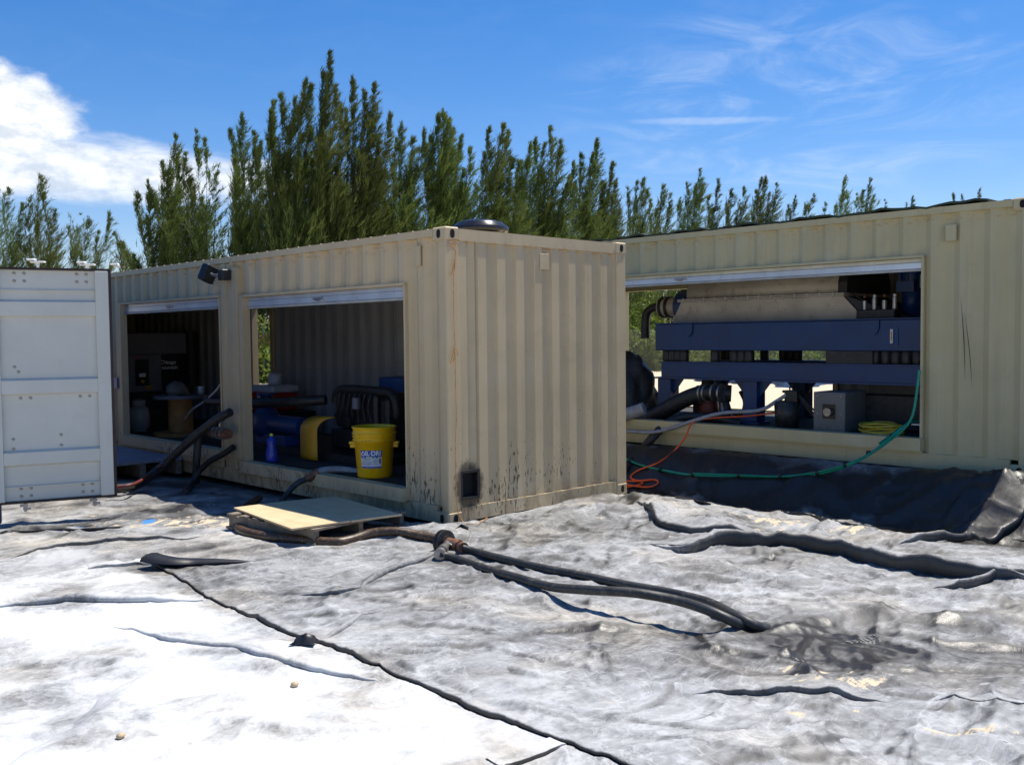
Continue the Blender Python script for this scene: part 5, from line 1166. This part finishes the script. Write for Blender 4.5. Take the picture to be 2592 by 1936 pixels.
def plume(p0, p1, rmax, dens, bend=None):
    """feathery casuarina leader from p0 to p1 -> triangle soup: upswept side shoots, each a tuft of fine needles"""
    p0 = np.array(p0); p1 = np.array(p1); L = np.linalg.norm(p1-p0); nb = int(dens*L*15)
    t = rng.random(nb)**.8; up = (p1-p0)/L; e1 = np.cross(up, [0, 0, 1.0]) if abs(up[2]) < .99 else np.array([1., 0, 0]); e1 /= np.linalg.norm(e1)+1e-9; e2 = np.cross(up, e1)
    ph = rng.random(4)*6.28; sway = .10*rmax*(np.sin(t*9+ph[0])[:, None]*e1+np.cos(t*7+ph[1])[:, None]*e2)
    ax = p0+(p1-p0)*t[:, None]+sway
    th = rng.random(nb)*2*np.pi; lump = 1+.30*np.sin(th*2+t*13+ph[2])+.22*np.sin(th*3-t*21+ph[3])
    rad_ = rmax*np.clip((1-t)**.75*(.55+.75*np.minimum(1, t*4)), .06, 1.2)*(.45+.75*rng.random(nb))*lump
    out = np.cos(th)[:, None]*e1+np.sin(th)[:, None]*e2; bd = out*.55+up*(.85+.3*t)[:, None]+WIND*.38; bd /= np.linalg.norm(bd, axis=1, keepdims=True)
    nn = 24; s = rng.random((nb, nn))**.7; st = ax[:, None]+bd[:, None]*(rad_[:, None]*1.55*s)[:, :, None]+rng.normal(size=(nb, nn, 3))*.028
    dr = bd[:, None]*1.0+rng.normal(size=(nb, nn, 3))*.27; dr /= np.linalg.norm(dr, axis=2, keepdims=True)
    ln = (.14+.18*rng.random((nb, nn)))*np.clip(.5+rad_[:, None], 0, 1.2)
    return needles(st.reshape(-1, 3), dr.reshape(-1, 3), .021, ln.reshape(-1))
TREES = [  # depth, base x, [(tip x, tip y, radius)], leafiness, label
 (46, 8, [(-8, 398, .42), (18, 408, .5), (45, 440, .4)], 1.0, 'leftmost casuarina cut by the photo edge above the white door'),
 (45, 88, [(82, 378, .5), (60, 425, .42), (118, 452, .42), (100, 420, .45)], 1.0, 'slim casuarina with one sharp tip above the white door, second from left'),
 (44, 172, [(165, 462, .45), (187, 470, .42), (150, 490, .4), (212, 500, .4), (236, 458, .38)], .95, 'low casuarina with three short tips above the right part of the white door'),
 (40, 332, [(247, 505, .35), (275, 545, .4), (262, 525, .3)], .8, 'leaning casuarina branch reaching left into the sky gap'),
 (34, 365, [(372, 297, .42), (348, 352, .40), (316, 394, .34), (295, 415, .32), (385, 345, .35), (340, 430, .5)], 1.15, 'dark pointed casuarina with side spires stepping down to its left'),
 (33, 420, [(402, 335, .34), (412, 385, .42), (440, 430, .5)], .9, 'narrow casuarina just left of the thin see-through one'),
 (33, 455, [(425, 285, .38), (446, 305, .32), (470, 352, .38)], .42, 'thin sparse casuarina with sky showing through its crown'),
 (32, 535, [(524, 250, .45), (500, 285, .36), (548, 290, .36), (562, 310, .34), (505, 345, .42), (575, 385, .45)], 1.0, 'casuarina with a broad double top left of the tallest clump'),
 (31, 640, [(657, 175, .42), (610, 205, .40), (590, 220, .38), (578, 240, .36), (632, 215, .42), (675, 190, .4), (600, 300, .5), (650, 330, .6)], 1.15, 'tall dense casuarina forming the left half of the highest clump'),
 (31.5, 705, [(710, 115, .40), (694, 150, .36), (720, 186, .40), (740, 226, .38), (700, 250, .5), (690, 330, .6)], 1.0, 'tallest casuarina, its single leader rising above all others'),
 (32, 775, [(767, 170, .42), (787, 200, .40), (810, 184, .42), (752, 235, .40), (800, 265, .45), (840, 248, .34), (823, 300, .36), (770, 330, .55)], 1.0, 'tall casuarina with right-leaning tips right of the tallest leader'),
 (33, 872, [(872, 270, .42), (855, 300, .38), (890, 300, .4), (912, 282, .40), (845, 370, .5), (880, 380, .6)], 1.0, 'casuarina with twin rounded tops right of the highest clump'),
 (34, 945, [(940, 246, .42), (958, 240, .42), (968, 262, .42), (980, 280, .38), (930, 300, .5), (998, 294, .36), (950, 360, .6)], 1.25, 'dark dense casuarina leaning right behind the round roof vent'),
 (34, 1020, [(1011, 322, .36), (1000, 370, .45), (1020, 400, .5)], .9, 'small casuarina between two taller ones above the roof vent'),
 (34.5, 1065, [(1057, 278, .42), (1082, 270, .42), (1095, 284, .38), (1045, 330, .40), (1107, 345, .38), (1070, 370, .55)], 1.1, 'casuarina with two close right-leaning tops over the near container end'),
 (36, 1130, [(1138, 310, .38), (1158, 300, .38), (1120, 345, .40), (1125, 400, .5)], 1.15, 'dark casuarina right of the roof vent with a hooked tip'),
 (36, 1170, [(1190, 274, .38), (1176, 310, .40), (1208, 305, .34), (1165, 380, .5), (1243, 345, .30), (1225, 380, .34)], 1.05, 'casuarina with steep right-leaning plume and a long side branch'),
 (38, 1268, [(1291, 302, .36), (1280, 335, .42), (1256, 332, .38), (1240, 400, .45), (1265, 410, .55), (1302, 395, .34)], 1.05, 'casuarina leaning right above the near container right corner'),
 (39, 1318, [(1321, 350, .36), (1310, 400, .42), (1331, 395, .34), (1325, 430, .45)], 1.0, 'pointed casuarina above the junction of the two containers'),
 (42, 1372, [(1378, 395, .42), (1393, 388, .38), (1360, 408, .40), (1401, 412, .36), (1375, 440, .5)], .9, 'rounded casuarina, first one above the right container roof'),
 (44, 1428, [(1433, 397, .38), (1408, 434, .36), (1448, 420, .36), (1420, 450, .4)], 1.0, 'two-tipped casuarina, second above the right container roof'),
 (45, 1490, [(1511, 367, .36), (1483, 395, .40), (1500, 400, .40), (1519, 400, .36), (1470, 430, .45)], 1.0, 'casuarina with the highest right-leaning spike above the right roof'),
 (45, 1536, [(1551, 392, .36), (1530, 420, .42), (1540, 445, .42)], 1.0, 'casuarina with curved right tip beside the highest spike'),
 (49, 1592, [(1581, 410, .38), (1608, 405, .38), (1595, 435, .45), (1570, 445, .4)], 1.0, 'v-topped casuarina after the sky gap over the right roof'),
 (50, 1645, [(1643, 387, .40), (1655, 386, .38), (1628, 415, .42), (1676, 396, .40), (1665, 420, .45)], 1.2, 'dense dark casuarina clump in the middle of the right row'),
 (52, 1715, [(1717, 425, .36), (1700, 445, .38), (1757, 418, .34), (1738, 440, .36)], .8, 'low pair of casuarina tips right of the dense dark clump'),
 (54, 1822, [(1823, 382, .40), (1818, 410, .42), (1781, 436, .34), (1834, 425, .36), (1800, 445, .36)], .95, 'lone taller casuarina spire over the shutter of the right container'),
 (55, 1872, [(1881, 387, .38), (1868, 410, .40), (1852, 420, .36), (1886, 425, .38)], .95, 'last tall casuarina spire before the roof hides the row'),
 (60, 1965, [(1974, 424, .30), (1958, 436, .28), (1913, 434, .24)], .7, 'tiny casuarina tips just above the tarp on the roof'),
 (62, 2080, [(2058, 420, .26), (2076, 419, .26), (2117, 409, .26)], .7, 'faint casuarina tips near the right end of the roof'),
]
for ti, (dep, bxp, tips, dens, lb) in enumerate(TREES):
    base = at((bxp, 740), dep); base[2] = -.1
    t = thing('casuarina_tree', lb, 'tree', tuple(base), group='casuarina trees behind the yard')
    V = []; br = MB(); k = dep/31.
    fill = list(tips)
    for (tx, ty, r0) in tips[:]:       # lower skirts of foliage
        fill.append((tx+random.uniform(-28, 28)/k, ty+random.uniform(140, 220)/k, r0*1.35))
        fill.append((tx+random.uniform(-40, 40)/k, ty+random.uniform(230, 330)/k, r0*1.6))
    for i, (tx, ty, r0) in enumerate(fill):
        tip = at((tx, ty), dep+random.uniform(-1, 1)); H = tip[2]
        if H < 1.0: continue
        root = np.array(base)*1.0; root[2] = max(.4, H*(.12 if i < len(tips) else .08)); d = tip-root
        mid = root+np.array([(tip[0]-root[0])*.35, (tip[1]-root[1])*.35, 0]); mid[2] = H*.34 if i < len(tips) else H*.22; mid = mid-WIND*(.35 if bxp > 560 else .08)*k*(1 if i < len(tips) else .3)
        off = np.array([0, 0, 0.]); 
        V.append(plume(mid, tip, r0*1.8*(1.0 if i < len(tips) else 1.2)*k**.5, dens*1.5*(.7 if k > 1.3 else 1)))
        if i < len(tips) or i % 2 == 0:
            P = resample(spline([root, (root+mid)/2+np.array([0, 0, .1]), mid, mid+(tip-mid)*.55, mid+(tip-mid)*.9], 4), .6)
            br.tube(P-np.array(base), (lambda s, H=H: max(.008, (.055 if H > 5 else .04)*(1-s)**1.2)), 5)
    V = np.concatenate(V)-np.array(base)
    tri_mesh('crown', V, m_leaf, t)
    hT = max(at((x, y), dep)[2] for x, y, _ in tips)
    br.tube(resample([(0, 0, 0), (0.02, 0, hT*.25), (0.05, 0.02, hT*.5)], .5), lambda s: .12*(1-.65*s), 8).build('trunk', m_bark, t)

# bushes along the fence
def leaf_blob(c, rx, ry, rz, n):
    d = rng.normal(size=(n, 3)); d /= np.linalg.norm(d, axis=1, keepdims=True); d[:, 2] = np.abs(d[:, 2]); r = .55+.5*rng.random(n)**.5
    bump = 1+.22*np.sin(d[:, 0]*7+c[0])+.18*np.sin(d[:, 1]*9+d[:, 2]*6)
    P = d*r[:, None]*bump[:, None]*np.array([rx, ry, rz]); o = d+rng.normal(size=(n, 3))*.6; o /= np.linalg.norm(o, axis=1, keepdims=True)
    return needles(P, o, .09, .10+.12*rng.random(n))
def on_fence(Dx): 
    d = ray((Dx, 735)); # fence follows a line from depth 29 at the left to depth 48 at the right
    return 27.5+max(0, (Dx-560))*.010
BUSH = [(-100, 1.3), (120, 1.2), (330, 1.2), (470, 1.0), (562, 1.5), (600, 1.0), (760, 1.3), (930, 1.2), (1100, 1.1), (1240, 1.3), (1345, 2.3), (1385, 1.7), (1425, 1.4), (1480, 1.1), (1545, 1.2), (1600, 1.0), (1660, 1.1), (1715, 1.2), (1765, 1.0), (1830, 1.2), (1930, 1.2), (2060, 1.2), (2200, 1.3)]
BWH = ['beyond the far left edge, outside the photo', 'behind the middle of the white door', 'behind the left bay of the near container', 'behind the middle post of the near container', '', 'just right of the back doorway',
       'behind the rear wall of the near bay', 'behind the yellow bucket end of the near bay', 'behind the near container corner post', 'behind the right half of the corrugated end wall', '', '', 'behind the left blue leg of the centrifuge frame', 'behind the steel casing of the centrifuge', '',
       'behind the small pump bucket', 'behind the middle of the blue beams', '', 'behind the grey-white box', 'behind the level gauge on the beam', 'behind the right jamb of the open container', 'behind the closed right part of the cream wall', 'beyond the far right edge of the photo']
for i, (bxp, hh_) in enumerate(BUSH):
    p = at((bxp, 740), on_fence(bxp)+1.6+(i % 3)*.5); p[2] = .0
    V = leaf_blob(p, 1.5, 1.3, hh_*1.25, 5200)
    nm = ['light green', 'yellow-green', 'mid green'][i % 3]
    lab_ = {4: 'yellow-green bush seen through the back doorway of the near container', 10: 'tall leafy bush past the near container corner, left in the right container opening', 11: 'lower bright bush just left of the blue frame', 14: 'bush seen in the slot between the two blue beams', 17: 'bright bush in the wide slot between the blue beams'}.get(i)
    o = tri_mesh('bush', V, m_bush); o.location = tuple(p)
    tag(o, lab_ or (nm+' scrub bush along the fence, '+BWH[i]), 'bush', 'bushes along the fence')
# wispy bare twigs
# grass strip
def grass():
    n = 60000; u = rng.random(n)*2500-150; dep = 26.0+np.maximum(0, u-560)*.010-0.0+rng.random(n)*1.8
    k = ray((0, 740)); P = np.array([CAM+(_f+_r*((x*KS-1296)/FPX))*d for x, d in zip(u, dep)]); P[:, 2] = 0
    d = np.array([0, 0, 1.])+rng.normal(size=(n, 3))*.35; d /= np.linalg.norm(d, axis=1, keepdims=True)
    o = tri_mesh('grass', needles(P, d, .05, .10+.22*rng.random(n)), m_bush); tag(o, 'strip of rough grass at the foot of the chain-link fence', 'grass', kind='stuff')
grass()
# chain-link fence
fc = thing('chain_link_fence', 'chain-link fence with orange mesh along its top, beyond the containers', 'fence')
FA = at((300, 740), on_fence(300)+.0)[:2]; FB = at((2150, 740), on_fence(2150))[:2]; fd = FB-FA; FL = np.linalg.norm(fd); fd = fd/FL; fn = np.array([-fd[1], fd[0]])
V = []; Fc = []; sp_w = .085; hF = 1.85; s = -hF
def fpt(s_, z, o=0): return (FA[0]+fd[0]*s_+fn[0]*o, FA[1]+fd[1]*s_+fn[1]*o, z)
while s < FL:
    for sg in (1, -1):
        a, b = (s, s+hF) if sg == 1 else (s+hF, s); za, zb = .03, .03+hF
        if min(a, b) < 0 or max(a, b) > FL: continue
        n0 = len(V); w_ = .005; V += [fpt(a-w_, za, .004*sg), fpt(a+w_, za, .004*sg), fpt(b+w_, zb, .004*sg), fpt(b-w_, zb, .004*sg)]; Fc.append((n0, n0+1, n0+2, n0+3))
    s += sp_w
me = bpy.data.meshes.new('wire_mesh'); me.from_pydata(V, [], Fc); me.materials.append(m_fence); o = link(me, 'wire_mesh', fc); o['kind'] = 'stuff'
pm_ = MB().cyl((0, 0, 0), .035, 2.05, 2, 8).build('fence_post', m_fence, fc)
k = 0; s = .5
while s < FL:
    o = pm_ if k == 0 else pm_.copy()
    if k: COL.objects.link(o); o.parent = fc
    o.location = fpt(s, 0, .04); s += 3.0; k += 1
V = []; Fc = []; NL = 9.0
for j in range(14):
    z = 1.05+j*.055; n0 = len(V); V += [fpt(0, z, -.02), fpt(NL, z, -.02), fpt(NL, z+.018, -.02), fpt(0, z+.018, -.02)]; Fc.append((n0, n0+1, n0+2, n0+3))
for j in range(int(NL/.06)):
    s = j*.06; n0 = len(V); V += [fpt(s, 1.05, -.022), fpt(s+.015, 1.05, -.022), fpt(s+.015, 1.8, -.022), fpt(s, 1.8, -.022)]; Fc.append((n0, n0+1, n0+2, n0+3))
me = bpy.data.meshes.new('orange_netting'); me.from_pydata(V, [], Fc); me.materials.append(m_net); o = link(me, 'orange_netting', fc); o['kind'] = 'stuff'

# white lamp heads far behind the white door
for i, (D, lb) in enumerate((((82, 568), 'white lamp head above the left part of the white door'), ((190, 574), 'white lamp head above the middle of the white door'), ((262, 578), 'white lamp head at the right, between door and container'))):
    p = at(D, 42); l = thing('street_lamp', lb, 'street lamp', (p[0], p[1], 0))
    MB().cyl((0, 0, 0), .06, p[2], 2, 8).build('lamp_post', m_lampw, l)
    MB().box(-.30, .30, -.12, .12, p[2], p[2]+.07, .02).build('lamp_arm', m_lampw, l, rot=(0, 0, -YAW)); MB().box(-.45, -.1, -.14, .14, p[2]+.10, p[2]+.18, .03).build('lamp_head', m_lampw, l, rot=(0, .0, -YAW))
